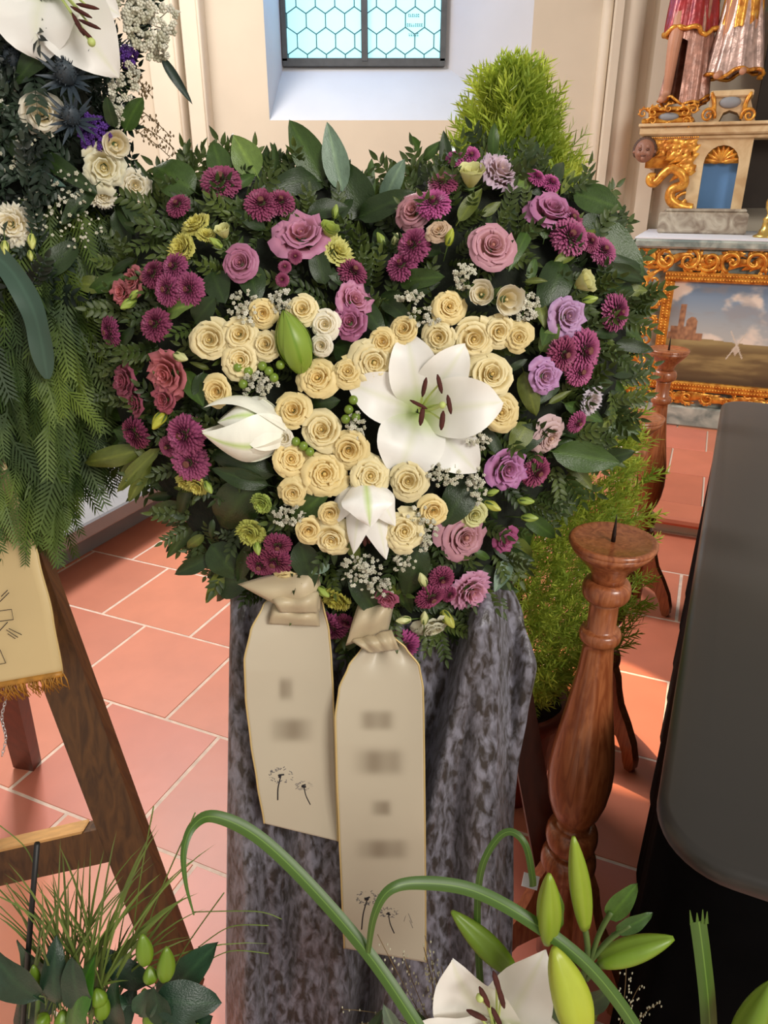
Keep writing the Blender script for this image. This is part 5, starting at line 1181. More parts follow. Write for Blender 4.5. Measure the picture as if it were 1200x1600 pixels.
for x, y, pts, lb in [(432, 575, [(420, 580), (438, 570), (428, 590), (410, 572)], 'green berries beside the green lily bud'), (475, 697, [(474, 697), (462, 690), (484, 706)], 'green berries right of the white rosebud'), (386, 585, [(388, 580), (372, 574), (380, 600)], 'green berries above the half-open lily'), (560, 640, [(545, 640), (556, 652), (540, 655), (552, 625)], 'green berries left of the open lily')]:
    rt = thing('berry_sprig', lb, 'berries', hp(x, y, .0), 'green berries in the heart'); s_ = B()
    for bx, by in pts:
        B().ball(hp(bx, by, dome(bx, by)+.026), .0066, 12, 8).build('berry', MATS.get('green_berry') or mat('green_berry', srgb(116, 142, 46), .35, .1, 20, coat=.2), rt, world=True)
        s_.tube([hp(x, y, -.0), hp(bx, by, dome(bx, by)+.024)], .0012, 5)
    s_.build('stem', M_stem, rt, world=True)
# ------------------------------------------------------------------ second easel and dark green wreath on the left
L2 = math.radians(11.6); LO = Vector((0, 1.10, 1.0)); LN = Vector((0, -math.cos(L2), math.sin(L2))); LU = Vector((0, math.sin(L2), math.cos(L2)))
def lw(px, py, w=0.0):
    r = ray(px, py); s = ((LO+LN*w-CAM).dot(LN))/r.dot(LN); return CAM+r*s
ez = thing('wooden_easel', 'brown wooden easel with a crossbar coloured pale along its lit top under the dark green wreath', 'easel', (-.5, .85, 0))
def wb(p0, p1, w, t, name, m, par=ez, nrm=LN): return beam(B(), p0, p1, w, t, nrm).build(name, m, par, world=True, smooth=False)
lt, lbm = lw(-5, 760, -.075), lw(306, 1600, -.075); dd = (lt-lbm).normalized()
wb(lbm - dd*((lbm.z)/dd.z), lt+dd*.75, .082, .034, 'leg', M_easel)
l2t, l2b = lt+Vector((-.42, 0, 0)), lbm+Vector((-.86, 0, 0)); dd2 = (l2t-l2b).normalized()
wb(l2b - dd2*((l2b.z)/dd2.z), l2t+dd2*.75, .082, .034, 'leg', M_easel)
cl, cr = lw(-160, 1385, -.075), lw(168, 1312, -.075)
wb(cl, cr, .072, .036, 'crossbar', M_easel)
n_ = (cr-cl).normalized().cross(LN).normalized(); n_ = n_ if n_.z > 0 else -n_
wb(cl+n_*.038, cr+n_*.038-(cr-cl).normalized()*.03, .005, .038, 'crossbar_lit_top', M_easellit)  # thin slab coloured pale to stand for light falling on the crossbar's top
bb_ = at_z(43, 1194, .0); bt = at_y(18, 1090, 1.45); d3 = (bt-bb_)/(bt.z-bb_.z)
wb(bb_+d3*1.02, bb_, .06, .04, 'rear_leg', M_easelred)
# wreath base
lwr = thing('thuja_wreath', 'dark green funeral wreath with hanging thuja fronds and white flowers at the left', 'wreath', lw(60, 880, -.03))
V = []; F = []; n = 40
for q_, w in ((1, -.10), (.98, -.04), (.85, .0), (.6, .03), (.3, .045), (.02, .05)):
    for k in range(n):
        t = 2*PI*k/n; V.append(lw(10+q_*160*math.cos(t)*(1-.1*math.sin(t)), 330+q_*400*math.sin(t), w-.03-.07*max(0, math.cos(t))*q_))
for i in range(5):
    for k in range(n): F.append((i*n+k, i*n+(k+1) % n, (i+1)*n+(k+1) % n, (i+1)*n+k))
F.append(tuple(range(n))); F.append(tuple(5*n+k for k in range(n)))
obj('moss_base', mesh('moss_base', V, F, M_moss), lwr, world=True)
fr = spiral_spr(11, 1.0, .04, .6, -.05, True, .34)
def bd(y): return interp([(380, 0, 165), (450, 0, 185), (560, 0, 215), (650, 0, 228), (720, 0, 208), (770, 0, 150), (830, 0, 112), (890, 0, 92)], y, 2)
Ms = []; rr = random.Random(5)
for k in range(1700):
    yt = 900-520*rr.random()**.75; x = rr.uniform(-140, bd(min(890, yt))+4); s_ = rr.uniform(.06, .105)*1.15; y = yt-s_*830; w = rr.uniform(-.07, .045)-max(0, min(1, (x-90)/90))*.11
    p0 = lw(x, y, w); dv = -LU + Vector((rr.gauss(.0, .28)+(.12 if x > 120 else 0), 0, 0)) + LN*rr.uniform(-.05, .22)
    m_ = Matrix(); yv = dv.normalized(); xv = yv.cross(LN+Vector((rr.gauss(0, .45), 0, 0))).normalized(); zv = xv.cross(yv)
    m_ = Matrix((xv*s_, yv*s_, zv*s_)).transposed().to_4x4(); m_.translation = p0; Ms.append(np.array(m_))
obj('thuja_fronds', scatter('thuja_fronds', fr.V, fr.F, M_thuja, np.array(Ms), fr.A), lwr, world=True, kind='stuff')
Ms = []
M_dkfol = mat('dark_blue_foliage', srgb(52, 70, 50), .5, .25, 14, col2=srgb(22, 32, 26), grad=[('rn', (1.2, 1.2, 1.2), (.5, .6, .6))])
for k in range(520):
    y = rr.uniform(-60, 520); x = rr.uniform(-150, 205-max(0, 60-y)*.1); a_ = rr.uniform(0, 6.28); w = rr.uniform(-.03, .04)-max(0, min(1, (x-90)/90))*.09
    p0 = lw(x, y, w); Ms.append(twig_m(p0, Vector((math.cos(a_), 0, 0))+LU*math.sin(a_)+LN*.5, rr.uniform(.04, .075), LN+Vector((rr.gauss(0, .5), 0, rr.gauss(0, .5)))))
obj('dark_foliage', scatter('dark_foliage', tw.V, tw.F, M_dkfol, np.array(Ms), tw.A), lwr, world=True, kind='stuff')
def lleaf(bx, by, tx, ty, wpx, col, w0=.03, w1=.05, var=0):
    p0, p1 = lw(bx, by, w0), lw(tx, ty, w1); return obj('leaf', LEAFM[var], lwr, leaf_matrix(p0, p1, wpx*mpp(p0), LN+Vector((rnd.uniform(-.3, .3), 0, .1))), col, world=True)
GT = srgb(84, 112, 104)
for q_ in [(250, 85, 302, 164, 17, srgb(50, 66, 58), .0, -.02, 2), (195, 205, 222, 150, 34, G_M, .0, .0, 0), (90, 60, 20, 130, 40, G_D), (60, 240, 150, 300, 30, G_D), (10, 210, 60, 260, 36, G_D), (180, 200, 165, 150, 24, G_D), (150, 290, 95, 350, 30, G_D), (120, 380, 60, 440, 40, G_D), (30, 260, 100, 290, 20, GT), (210, 250, 238, 288, 10, G_D, -.02, -.03), (205, 255, 225, 300, 9, G_D, -.02, -.03), (180, 330, 205, 400, 30, G_D, -.02, -.02), (130, 400, 160, 470, 34, G_D, 0, 0), (60, 450, 40, 540, 36, G_D), (0, 150, -40, 210, 40, G_D)]: lleaf(*q_)
def px_strip(name, pts, wpx, m, parent, fn, nrm, prof=None, n=6, wv=0.0, cup=.0, mm=4):
    """ribbon-like blade through picture points (px, py, w)"""
    P = spl([fn(*q_) for q_ in pts], n); V = []; F = []; ac = []; k = len(P)
    for i, p in enumerate(P):
        t = (P[min(i+1, k-1)]-P[max(i-1, 0)]).normalized(); sd = t.cross(Vector(nrm)).normalized(); nn = sd.cross(t); u = i/(k-1)
        hw = .5*wpx*mpp(p)*(prof(u) if prof else 1.0)
        for j in range(mm+1):
            a_ = 2*j/mm-1; V.append(p+sd*hw*a_+nn*(cup*hw*a_*a_+wv*hw*math.sin(u*14+a_*2)*abs(a_))); ac.append(abs(a_))
    for i in range(k-1):
        for j in range(mm): F.append((i*(mm+1)+j, i*(mm+1)+j+1, (i+1)*(mm+1)+j+1, (i+1)*(mm+1)+j))
    return obj(name, mesh(name, V, F, m, {'ac': ac, 'al': [0]*len(V)}), parent, world=True)
M_eucal = mat('blue_green_strap', srgb(60, 86, 72), .5, .12, 9, grad=[('ac', W1, (1.3, 1.3, 1.3))])
px_strip('strap_leaf', [(-30, 380, .06), (15, 420, .075), (48, 475, .08), (64, 530, .075), (74, 592, .06)], 38, M_eucal, lwr, lw, LN, lambda u: 1 if u < .75 else 1-((u-.75)/.25)**2*.8, wv=.15, cup=.2)
# its lily
l3 = thing('open_lily', 'open white lily at the top corner of the dark green wreath', 'lily', lw(78, -20, .04)); c0 = lw(78, -25, .02)
for i, (tx, ty, tw_, wpx) in enumerate([(66, 98, .07, 112), (186, 122, .06, 92), (188, 25, .05, 70), (150, -110, .05, 80), (30, -120, .05, 80), (-30, 10, .06, 80)]):
    tip = lw(tx, ty, tw_-.02); dv = (tip-c0).normalized(); tepal(l3, c0+dv*.004, (c0*.42+tip*.58)+LN*.055, tip, wpx*mpp(tip)*1.25, LN-dv*.2, WHT, cup=.2, ruf=.03, sd=i)
for ax_, ay_, dx_, dy_ in ((137, 10, 1, .2), (127, 19, 1, .5), (140, 38, 1, .4), (122, 38, .5, 1), (132, 50, .8, .7)): stamen(l3, c0+LN*.02, lw(ax_, ay_, .10), Vector((dx_, 0, 0))-LU*dy_, .030)
B().tube(spl([c0+LN*.01, lw(110, 20, .06), lw(142, 64, .10)], 5), .0026, 8).ball(lw(143, 66, .102), .0055, 8, 6).build('pistil', M_fil, l3, world=True)
def put2(kind, x, y, d_, col, label, w=.05, tilt=(.3, 0), name='white_rose', cat='flower', grp='white flowers in the dark wreath'):
    p = lw(x, y, w); n__ = (LN+Vector((tilt[0], 0, 0))-LU*tilt[1]).normalized()
    parts = bud_meshes(1) if kind == 'bud' else flower_meshes(kind, rnd.randrange(3))
    if kind == 'bud': n__ = (Vector((tilt[0], 0, 0))-LU*tilt[1]+LN*.3)
    set_flower(name, parts, frame(p, n__, scale=d_*.5*mpp(p)*(1.25 if kind == 'bud' else 1), roll=rnd.uniform(0, 6)), col, label, cat, grp)
put2('rose', 65, 177, 58, WH, 'white rose under the lily of the dark green wreath')
put2('tulip', 181, 226, 46, WH, 'upper white lisianthus at the edge of the dark wreath', .02, (.5, .2), 'lisianthus')
put2('lisianthus', 162, 262, 58, srgb(240, 238, 214), 'middle cream white lisianthus at the edge of the dark wreath', .02, (.3, .3), 'lisianthus')
put2('lisianthus', 212, 290, 40, WH, 'white lisianthus half hidden behind the heart leaves', -.02, (.4, .2), 'lisianthus')
put2('ruffled', 160, 305, 36, WH, 'small white ruffled bloom above the heart edge', .0, (.4, .2), 'carnation')
put2('ruffled', 16, 350, 52, WH, 'white ruffled bloom over yellow green buds at the picture edge', .06, (.2, .1), 'carnation')
put2('bud', 8, 388, 24, srgb(216, 220, 130), 'yellow green bud cut by the picture edge', .07, (.1, 1), 'lisianthus_bud', 'flower bud')
put2('bud', 50, 378, 26, srgb(216, 220, 130), 'yellow green bud pointing down beside the white ruffled bloom', .06, (.1, 1), 'lisianthus_bud', 'flower bud')
put2('bud', 48, 400, 18, srgb(206, 212, 120), 'smallest yellow green bud under the white ruffled bloom', .06, (.2, 1), 'lisianthus_bud', 'flower bud')
# thistles
def thistle(x, y, d_, label, w=.06):
    p = lw(x, y, w); s_ = d_*.5*mpp(p); rt = thing('sea_holly', label, 'thistle', frame(p, LN+Vector((.2, 0, .2)), scale=s_), 'steel blue thistles')
    bb = B().ball((0, 0, .1), (.34, .34, .5), 14, 10); rr = random.Random(int(x))
    for k in range(60):
        v = Vector((rr.gauss(0, 1), rr.gauss(0, 1), rr.gauss(.4, 1))).normalized(); q_ = Vector((v.x*.34, v.y*.34, .1+v.z*.5)); bb.tube([q_*.9, q_*1.28], [.03, .006], 4)
    bb.build('cone', M_thistle, rt)
    for k in range(16):
        t = 2*PI*k/16+rr.uniform(-.1, .1); l = rr.uniform(.8, 1.25); V, F, _, _ = blade((.2*math.cos(t), .2*math.sin(t), -.3), (.6*l*math.cos(t), .6*l*math.sin(t), -.1), (l*math.cos(t), l*math.sin(t), rr.uniform(-.1, .3)), .16, (0, 0, 1), 'spear', 6, 2, cup=.5)
        B().add(V, F).build('bract', M_thistle, rt)
    B().tube([(0, 0, -.3), (0, .1, -1.5)], .05, 6).build('stem', M_stem, rt)
thistle(104, 116, 92, 'large steel blue thistle just under the lily petals'); thistle(112, 182, 80, 'steel blue thistle in front of the purple statice', .05); thistle(22, 95, 84, 'dark thistle left of the lily in the shade', .03)
filler(147, 205, 26, 30, 120, 'violet statice cluster beside the white lisianthus', 'violet statice', .02, (.0035, .006), mat('violet_statice', srgb(96, 52, 150), .7, .15, 30), 'statice', lw)
filler(200, 88, 14, 16, 40, 'dark violet statice beside the white filler cluster', 'violet statice', .0, (.0035, .006), MATS['violet_statice'], 'statice', lw)
GY = 'baby breath in the dark wreath'
for x, y, rx, ry, n_, lb, rb_ in [(236, 38, 44, 50, 44, 'dense white filler cluster at the top against the wall', (.0055, .0085)), (212, 10, 38, 26, 28, 'white filler cluster at the top edge of the picture', (.0055, .0085)), (244, 74, 26, 24, 26, 'white filler cluster above the dark pointed leaf', (.005, .008)), (192, 128, 28, 36, 34, 'white filler cluster right of the steel blue thistle', (.004, .007)), (182, 175, 14, 22, 24, 'white filler sprig above the white lisianthus', (.004, .006)), (8, 165, 20, 50, 26, 'white filler sprig at the picture edge beside the white rose', (.003, .006)), (20, 235, 40, 40, 26, 'sparse fine filler under the white rose', (.002, .0045)), (105, 305, 40, 40, 46, 'fine filler spray in the dark middle of the wreath', (.002, .0042)), (70, 330, 60, 40, 40, 'fine filler spray left of the heart edge', (.0018, .0035)), (130, 360, 40, 30, 30, 'fine filler spray next to the heart edge leaves', (.0018, .0032))]:
    filler(x, y, rx, ry, n_, lb, GY, .045 if y > 200 else .02, rb_, M_white, 'baby_breath', lw)
# thin seed-capsule twig against the wall
sc_ = thing('seed_twig', 'thin twig with tiny brown seed capsules against the plaster wall', 'twig', lw(205, 190, -.01)); bb = B(); rr = random.Random(8)
M_seed = mat('brown_seed', srgb(120, 98, 62), .7, .2, 30); sd_ = B()
for (x0, y0, x1, y1) in ((208, 165, 268, 215), (206, 190, 272, 232), (205, 200, 266, 246), (205, 120, 232, 145), (205, 135, 228, 148)):
    P = [lw(x0+(x1-x0)*t/6, y0+(y1-y0)*t/6-4*math.sin(t/6*PI), -.02) for t in range(7)]; bb.tube(P, .0006, 4)
    for k in range(22):
        t = rr.uniform(.15, 1); p = lw(x0+(x1-x0)*t, y0+(y1-y0)*t-4*math.sin(t*PI), -.02); e_ = p+Vector((rr.uniform(-.008, .008), 0, rr.uniform(-.01, .01))); bb.tube([p, e_], .0004, 4); sd_.ball(e_, (.0014, .0012, .0022), 5, 4)
bb.build('stems', M_seed, sc_, world=True); sd_.build('seed_capsules', M_seed, sc_, world=True, kind='stuff')
# gold fringed ribbon on the easel, chain
gr = thing('fringed_ribbon', 'gold cream ribbon with line-drawn crosses and a gold fringe over the easel leg', 'ribbon', lw(0, 1060, .02))
V = []; F = []; ny, nx_ = 40, 14; TB = [(640, -150, -22), (705, -150, 2), (780, -148, 28), (870, -140, 60), (960, -130, 82), (1052, -120, 98)]
for j in range(ny+1):
    py = 640+(1052-640)*j/ny
    for i in range(nx_+1):
        u = i/nx_; px = interp(TB, py, 1)*(1-u)+interp(TB, py, 2)*u; V.append(lw(px, py+(1-u)*40*(j/ny), .035+.012*math.sin(u*4+j*.12)-.02*(j/ny)))
for j in range(ny):
    for i in range(nx_): F.append((j*(nx_+1)+i, j*(nx_+1)+i+1, (j+1)*(nx_+1)+i+1, (j+1)*(nx_+1)+i))
o = obj('tail', mesh('tail', V, F, M_ribbong), gr, world=True); md = o.modifiers.new('thick', 'SOLIDIFY'); md.thickness = .0012
B().tube([V[j*(nx_+1)+nx_] for j in range(ny+1)], .0016, 6).build('gold_edging', M_ribbonedge, gr, world=True)
bot = [Vector(V[ny*(nx_+1)+i]) for i in range(nx_+1)]; bb = B(); fb_ = B(); fb_.tube(bot, .006, 6); rr = random.Random(2)
for k in range(150):
    t = rr.random()*nx_; i = min(nx_-1, int(t)); p = bot[i].lerp(bot[i+1], t-i)+LN*rr.uniform(-.004, .006)
    bb.tube([p, p+Vector((rr.uniform(-.006, .006), -.002, -.012)), p+Vector((rr.uniform(-.012, .014), 0, -rr.uniform(.022, .036)))], [.0012, .0012, .0008], 4)
fb_.build('fringe_band', M_fringe, gr, world=True); bb.build('fringe_threads', M_fringe, gr, world=True, kind='stuff')
cp = B(); l_ = lambda pts: cp.tube([lw(x, y, .045-.02*(y-640)/412) for x, y in pts], .0007, 4)
for pts in ([(-10, 956), (18, 952), (21, 968), (-10, 972)], [(-10, 1018), (0, 1015), (9, 1036), (-10, 1040)], [(0, 940), (14, 926)], [(2, 932), (12, 922)], [(10, 984), (28, 996)], [(14, 982), (34, 992)], [(12, 990), (24, 998)], [(-8, 1000), (0, 985), (12, 972)]): l_(pts)
cp.build('cross_print', M_ink, gr, world=True)
chn = thing('silver_chain', 'fine silver chain hanging below the gold fringed ribbon', 'chain', lw(4, 1180, -.01)); P = [lw(6+3*math.sin(k*.5), 1072+k*5.2, -.005) for k in range(22)]
for k in range(21):
    c_ = (P[k]+P[k+1])/2; dz = (P[k+1]-P[k]); rx_ = Vector((1, 0, 0)) if k % 2 else Vector((.2, 1, 0)).normalized()
    B().tube([c_+dz*.68*math.cos(t*PI/5)+rx_*.0023*math.sin(t*PI/5) for t in range(11)], .0007, 5).build('link', M_steel, chn, world=True)
B().tube([lw(6, 1040, -.01), P[0]], .0009, 5).build('hook', M_steel, chn, world=True)
# ------------------------------------------------------------------ foreground plants, tops of two planters below the picture
FY = .56
def fg(px, py, y=None): return at_y(px, py, FY if y is None else y)
def planter(x, y, label):
    t = thing('planter', label, 'planter', (x, y, 0)); B().lathe([(.0, 0), (.09, 0), (.095, .02), (.11, .34), (.122, .345), (.124, .37), (.115, .372), (.108, .35), (0, .345)], 28).build('pot', M_basket, t)
    B().lathe([(.0, .36), (.1, .352), (.108, .345)], 20, cap=False).build('soil', M_soil, t)
planter(-.31, .50, 'tall brown planter below the small lily buds and grass tuft'); planter(.17, .50, 'tall brown planter below the arching grass blades and lily')
TOW = Vector((0, -.75, .65))
def bud_on(parent, base, tip, wpx, col, y0=None, y1=None, name='bud'):
    p0, p1 = fg(*base, y0), fg(*tip, y1); r = wpx*.5*mpp((p0+p1)/2)
    bb = B(); ax = p1-p0; l = ax.length; Mx = frame(p0, ax, up=(0, 1, 0)); V = []; F = []; A = []; n, m = 24, 12
    for j in range(m+1):
        t = j/m; q_ = (math.sin(PI*(.1+.87*t)**.92))**.72*(1-.12*t)
        for i in range(n):
            a_ = 2*PI*i/n; f = 1+.07*math.cos(3*a_)-.12*abs(math.cos(1.5*a_+PI/2))**14
            V.append(Mx @ Vector((r*q_*f*math.cos(a_), r*q_*f*math.sin(a_), l*t))); A.append(min(1, abs((i % 8)-4)/4*.9+.1 if True else 0))
    for j in range(m):
        for i in range(n): F.append((j*n+i, j*n+(i+1) % n, (j+1)*n+(i+1) % n, (j+1)*n+i))
    F.append(tuple(m*n+k for k in range(n))); F.append(tuple(range(n-1, -1, -1)))
    return obj(name, mesh(name, V, F, M_lilybud, {'ac': [min(1, .25+a_*.75) for a_ in A], 'al': [0]*len(V)}), parent, color=col, world=True)
def stem(parent, pts, r=.0035, name='stem'): return B().tube(spl([fg(*q_) if len(q_) == 3 else fg(*q_) for q_ in pts], 5), r, 8).build(name, M_stem, parent, world=True)
BG, BG2 = srgb(134, 158, 44), srgb(112, 142, 38)
# lily stem with buds in front of the nearest candle stand
ls = thing('budding_lily', 'lily stem with long green buds in front of the nearest candle stand', 'lily stem', fg(900, 1640))
stem(ls, [(895, 1680), (905, 1560), (918, 1490), (912, 1440)])
stem(ls, [(915, 1500), (885, 1480), (850, 1462)], .003); stem(ls, [(916, 1520), (936, 1460), (955, 1425)], .003); stem(ls, [(916, 1530), (930, 1512), (945, 1500)], .0035); stem(ls, [(916, 1510), (950, 1470), (985, 1445)], .003)
bud_on(ls, (913, 1448), (896, 1308), 36, BG); bud_on(ls, (856, 1470), (858, 1366), 41, BG); bud_on(ls, (936, 1504), (1053, 1466), 44, BG2)
ll = lambda par, b0, t0, wpx, col=G_M, yy=None, var=0: obj('leaf', LEAFM[var], par, leaf_matrix(fg(*b0, yy), fg(*t0, yy), wpx*mpp(fg(*b0)), TOW+Vector((rnd.uniform(-.4, .4), 0, 0))), col, world=True)
ll(ls, (950, 1435), (995, 1383), 34, srgb(70, 104, 34)); ll(ls, (962, 1456), (1020, 1428), 26, srgb(56, 88, 32)); ll(ls, (874, 1450), (866, 1375), 16, srgb(84, 112, 36)); ll(ls, (900, 1580), (960, 1545), 40, G_D); ll(ls, (905, 1600), (850, 1560), 36, G_D); ll(ls, (915, 1560), (935, 1595), 34, G_M)
b1 = thing('lily_bud', 'large yellow green lily bud overlapping the white lily at the bottom', 'lily bud', fg(905, 1620, .5)); bud_on(b1, (908, 1615), (866, 1482), 66, srgb(166, 180, 56), .5, .52); stem(b1, [(908, 1612, .5), (915, 1680, .5)], .004)
b2 = thing('lily_bud', 'green lily bud leaning behind the arching blade beside the drape', 'lily bud', fg(772, 1515, .6)); bud_on(b2, (800, 1516), (706, 1424), 40, BG2, .6, .62); stem(b2, [(800, 1514, .6), (830, 1580, .6), (840, 1680, .58)], .004)
b3 = thing('lily_bud', 'green lily bud tip at the bottom corner beside the bier', 'lily bud', fg(1160, 1660, .5)); bud_on(b3, (1150, 1660), (1205, 1535), 52, BG2, .5, .52); stem(b3, [(1150, 1655, .5), (1120, 1740, .52)], .004)
# open lily at the bottom
l4 = thing('open_lily', 'open white lily cut by the bottom picture edge', 'lily', fg(775, 1600, .56)); c0 = fg(778, 1612, .60); fa = Vector((-.25, -.80, .55)).normalized()
for i, (tx, ty, yy, wpx) in enumerate([(706, 1500, .56, 105), (852, 1484, .57, 86), (925, 1575, .56, 90), (640, 1600, .54, 80), (700, 1690, .5, 90), (870, 1690, .5, 90)]):
    tip = fg(tx, ty, yy); dv = (tip-c0).normalized(); tepal(l4, c0+dv*.004, (c0*.45+tip*.55)+fa*.04, tip, wpx*mpp(tip)*1.25, fa-dv*.2, WHT, cup=.22, ruf=.03, sd=i)
for ax_, ay_, dx_, dy_ in ((757, 1558, -.5, -1), (776, 1535, -.3, -1), (783, 1558, -.3, -1), (776, 1590, -.5, -1), (745, 1586, -1, -.5)): stamen(l4, c0+fa*.02, fg(ax_, ay_, .53), Vector((dx_, 0, 0))-Vector((0, .4, .9))*dy_, .026)
B().tube(spl([c0, fg(765, 1575, .55), fg(752, 1560, .53)], 5), .0025, 8).ball(fg(750, 1559, .53), .005, 8, 6).build('pistil', M_fil, l4, world=True)
stem(l4, [(780, 1612, .6), (800, 1680, .6)], .004)
# long arching grass blades
gp = lambda u: min(1, .5+u*2)*(1-max(0, u-.8)/.2*.7)
def grass(label, pts, wpx, prof=None, nrm=TOW, wv=0):
    t = thing('ornamental_grass', label, 'grass blade', fg(*pts[0])); px_strip('blade', pts, wpx, M_grass, t, fg, nrm, prof, 7, wv, -.25, 12); return t
grass('broad arching grass blade crossing the velvet drape', [(690, 1670, .50), (650, 1600, .52), (575, 1490, .56), (480, 1380, .60), (400, 1306, .62), (335, 1276, .62), (302, 1290, .60), (287, 1330, .58), (290, 1380, .565), (303, 1430, .555)], 21, lambda u: 1 if u < .5 else max(.12, 1-(u-.5)*1.8))
grass('broad arching grass blade in front of the candle stand foot', [(1020, 1670, .50), (990, 1600, .52), (920, 1510, .54), (830, 1440, .56), (740, 1392, .58), (660, 1380, .58), (610, 1390, .57), (585, 1430, .56), (575, 1490, .56)], 21, lambda u: 1 if u < .6 else max(.3, 1-(u-.6)*1.6))
grass('thin dark grass blade looping beside the velvet drape', [(752, 1560, .6), (746, 1440, .62), (752, 1360, .63), (776, 1312, .64), (800, 1300, .64), (822, 1322, .63), (832, 1370, .62), (833, 1386, .62)], 11)
g4 = thing('ornamental_grass', 'upright grass blade with a torn square end before the black bier', 'grass blade', fg(1105, 1680)); px_strip('blade', [(1112, 1680, .53), (1108, 1580, .54), (1100, 1500, .55), (1092, 1440, .56)], 27, M_grass, g4, fg, TOW, None, 7, 0, -.2, 6)
for x0, x1, y1 in ((1081, 1078, 1422), (1090, 1089, 1426), (1098, 1098, 1421), (1104, 1105, 1424)): px_strip('torn_tip', [(x0, 1444, .56), ((x0+x1)/2, 1434, .56), (x1, y1, .56)], 7, M_grass, g4, fg, TOW, lambda u: 1-u*.85, 4, 0, 0, 2)
# small-leaved plant with buds at the lower left
lp = thing('lily_bud_plant', 'low dark-leaved plant with small green buds in the lower left corner', 'plant', fg(180, 1660)); G1, G2 = srgb(34, 60, 42), srgb(52, 84, 60)
for b_, t_, w_, c_ in [((250, 1570), (334, 1478), 60, G2), ((240, 1560), (345, 1572), 62, G1), ((230, 1540), (148, 1488), 44, G1), ((200, 1570), (136, 1562), 32, G2), ((100, 1560), (36, 1452), 50, G2), ((60, 1560), (-20, 1480), 60, G1), ((90, 1570), (80, 1490), 44, G1), ((130, 1580), (110, 1500), 46, G1), ((40, 1600), (110, 1530), 40, G1), ((120, 1630), (126, 1510), 46, srgb(60, 110, 30)), ((190, 1610), (180, 1530), 50, G1), ((280, 1620), (330, 1590), 40, G1), ((300, 1640), (260, 1560), 50, G1), ((10, 1630), (-30, 1540), 60, G1), ((60, 1640), (20, 1560), 60, G1), ((150, 1640), (200, 1570), 60, G1), ((220, 1650), (290, 1580), 56, G1), ((100, 1650), (60, 1590), 50, G1), ((240, 1545), (215, 1590), 44, G2), ((255, 1600), (240, 1530), 40, G1)]:
    ll(lp, b_, t_, w_, c_, FY+rnd.uniform(-.03, .04), rnd.randrange(5))
SG = srgb(104, 134, 30)
for b_, t_, w_ in [((228, 1505), (222, 1460), 28), ((258, 1530), (260, 1480), 30), ((236, 1535), (233, 1510), 24), ((158, 1570), (150, 1545), 26), ((55, 1545), (52, 1508), 20), ((160, 1590), (158, 1552), 26), ((236, 1605), (236, 1566), 28), ((278, 1610), (280, 1578), 26), ((224, 1580), (226, 1545), 22), ((100, 1605), (96, 1580), 28), ((62, 1600), (75, 1585), 24), ((20, 1555), (8, 1550), 18), ((315, 1640), (308, 1600), 24)]:
    bud_on(lp, b_, t_, w_, SG, FY-.015, FY-.01)
for x in (60, 160, 230, 270): stem(lp, [(x-10, 1690), (x-4, 1620), (x, 1550)], .003)
B().tube([fg(36, 1600, .55), fg(47, 1450, .57), fg(58, 1318, .58)], .0032, 8).build('support_stick', M_stick, lp, world=True)
# tuft of fine ornamental grass
gt = thing('grass_tuft', 'tuft of thin ornamental grass rising in front of the wooden easel', 'grass', fg(140, 1620, .58)); bb = B(); rr = random.Random(14)
for k in range(120):
    x0 = rr.gauss(128, 26); yb = 1560+rr.uniform(-10, 60); a_ = rr.gauss(0, .30); l = rr.uniform(90, 250) if rr.random() < .8 else rr.uniform(250, 330); yy = .58+rr.uniform(-.03, .05)
    x1, y1 = x0+math.sin(a_)*l*.55, yb-math.cos(a_)*l*.6; x2, y2 = x0+math.sin(a_*1.5)*l*1.05, yb-math.cos(a_*1.5)*l*rr.uniform(.85, 1)
    V, F, ac, al = blade(fg(x0, yb, yy), fg(x1, y1, yy), fg(x2, y2, yy+rr.uniform(-.03, .03)), rr.uniform(2.2, 5)*mpp(fg(x0, yb, yy)), TOW, 'grass', 8, 2); bb.add(V, F, ac)
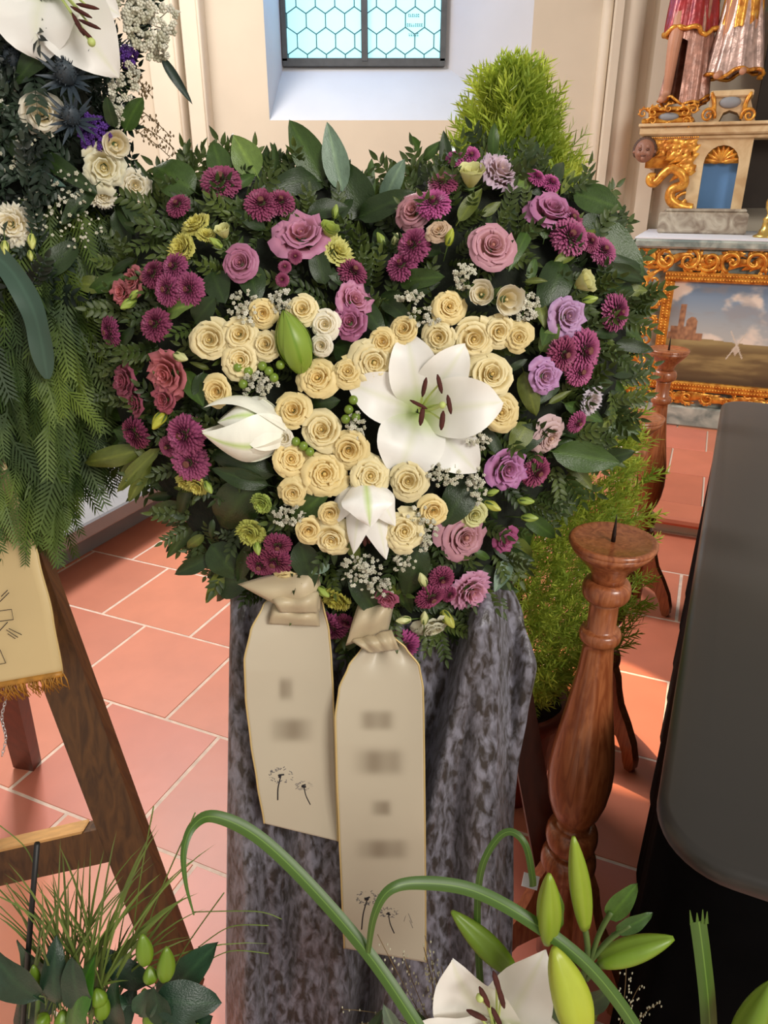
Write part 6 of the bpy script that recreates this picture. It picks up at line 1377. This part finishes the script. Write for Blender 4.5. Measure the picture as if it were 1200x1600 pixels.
for pts in ([(0, 1290), (40, 1325), (60, 1370)], [(240, 1260), (215, 1400), (200, 1540)], [(305, 1270), (240, 1420), (210, 1530)], [(300, 1425), (400, 1424), (440, 1436)], [(310, 1480), (360, 1448), (420, 1446)], [(310, 1510), (360, 1486), (420, 1490)], [(350, 1395), (290, 1480), (260, 1540)], [(0, 1416), (70, 1490), (100, 1560)], [(10, 1380), (60, 1450), (80, 1540)]):
    P = spl([fg(*q_, .6) for q_ in pts], 6); bb.tube(P, .0008, 4)
bb.build('blades', mat('fine_grass', srgb(104, 124, 52), .55, .2, 10), gt, world=True, kind='stuff')
# airy seed grass by the white lily
sg = thing('seed_grass', 'airy grass with pale seed grains around the bottom white lily', 'grass', fg(680, 1660, .6)); bb = B(); sd_ = B(); rr = random.Random(6)
for (x0, y0, x1, y1, x2, y2) in ((690, 1640, 685, 1560, 662, 1480), (690, 1640, 672, 1560, 676, 1500), (695, 1640, 700, 1560, 690, 1510), (690, 1640, 640, 1580, 535, 1577), (690, 1640, 640, 1560, 590, 1460), (700, 1640, 700, 1600, 664, 1462), (960, 1640, 980, 1560, 978, 1500), (960, 1640, 985, 1560, 1000, 1540), (965, 1640, 1000, 1580, 1032, 1566), (690, 1640, 650, 1590, 560, 1600), (690, 1640, 640, 1530, 630, 1490)):
    P = [bez(fg(x0, y0, .6), fg(x1, y1, .6), fg(x2, y2, .6), t/10) for t in range(11)]; bb.tube(P, .0005, 4)
    for k in range(20):
        t = rr.uniform(.35, 1); p = bez(fg(x0, y0, .6), fg(x1, y1, .6), fg(x2, y2, .6), t)+Vector((rr.uniform(-.008, .008), 0, rr.uniform(-.006, .006))); sd_.ball(p, (.0011, .0011, .0022), 5, 4)
bb.build('stalks', M_seed, sg, world=True, kind='stuff'); sd_.build('seed_grains', M_white, sg, world=True, kind='stuff')
for b_, t_, w_, lb in (((640, 1650), (600, 1575), 34, 0), ((560, 1660), (590, 1590), 30, 1), ((690, 1660), (650, 1585), 34, 1), ((740, 1660), (690, 1600), 40, 0), ((640, 1640), (570, 1600), 26, 2)): ll(ls, b_, t_, w_, G_D if lb else G_B, .58, lb)
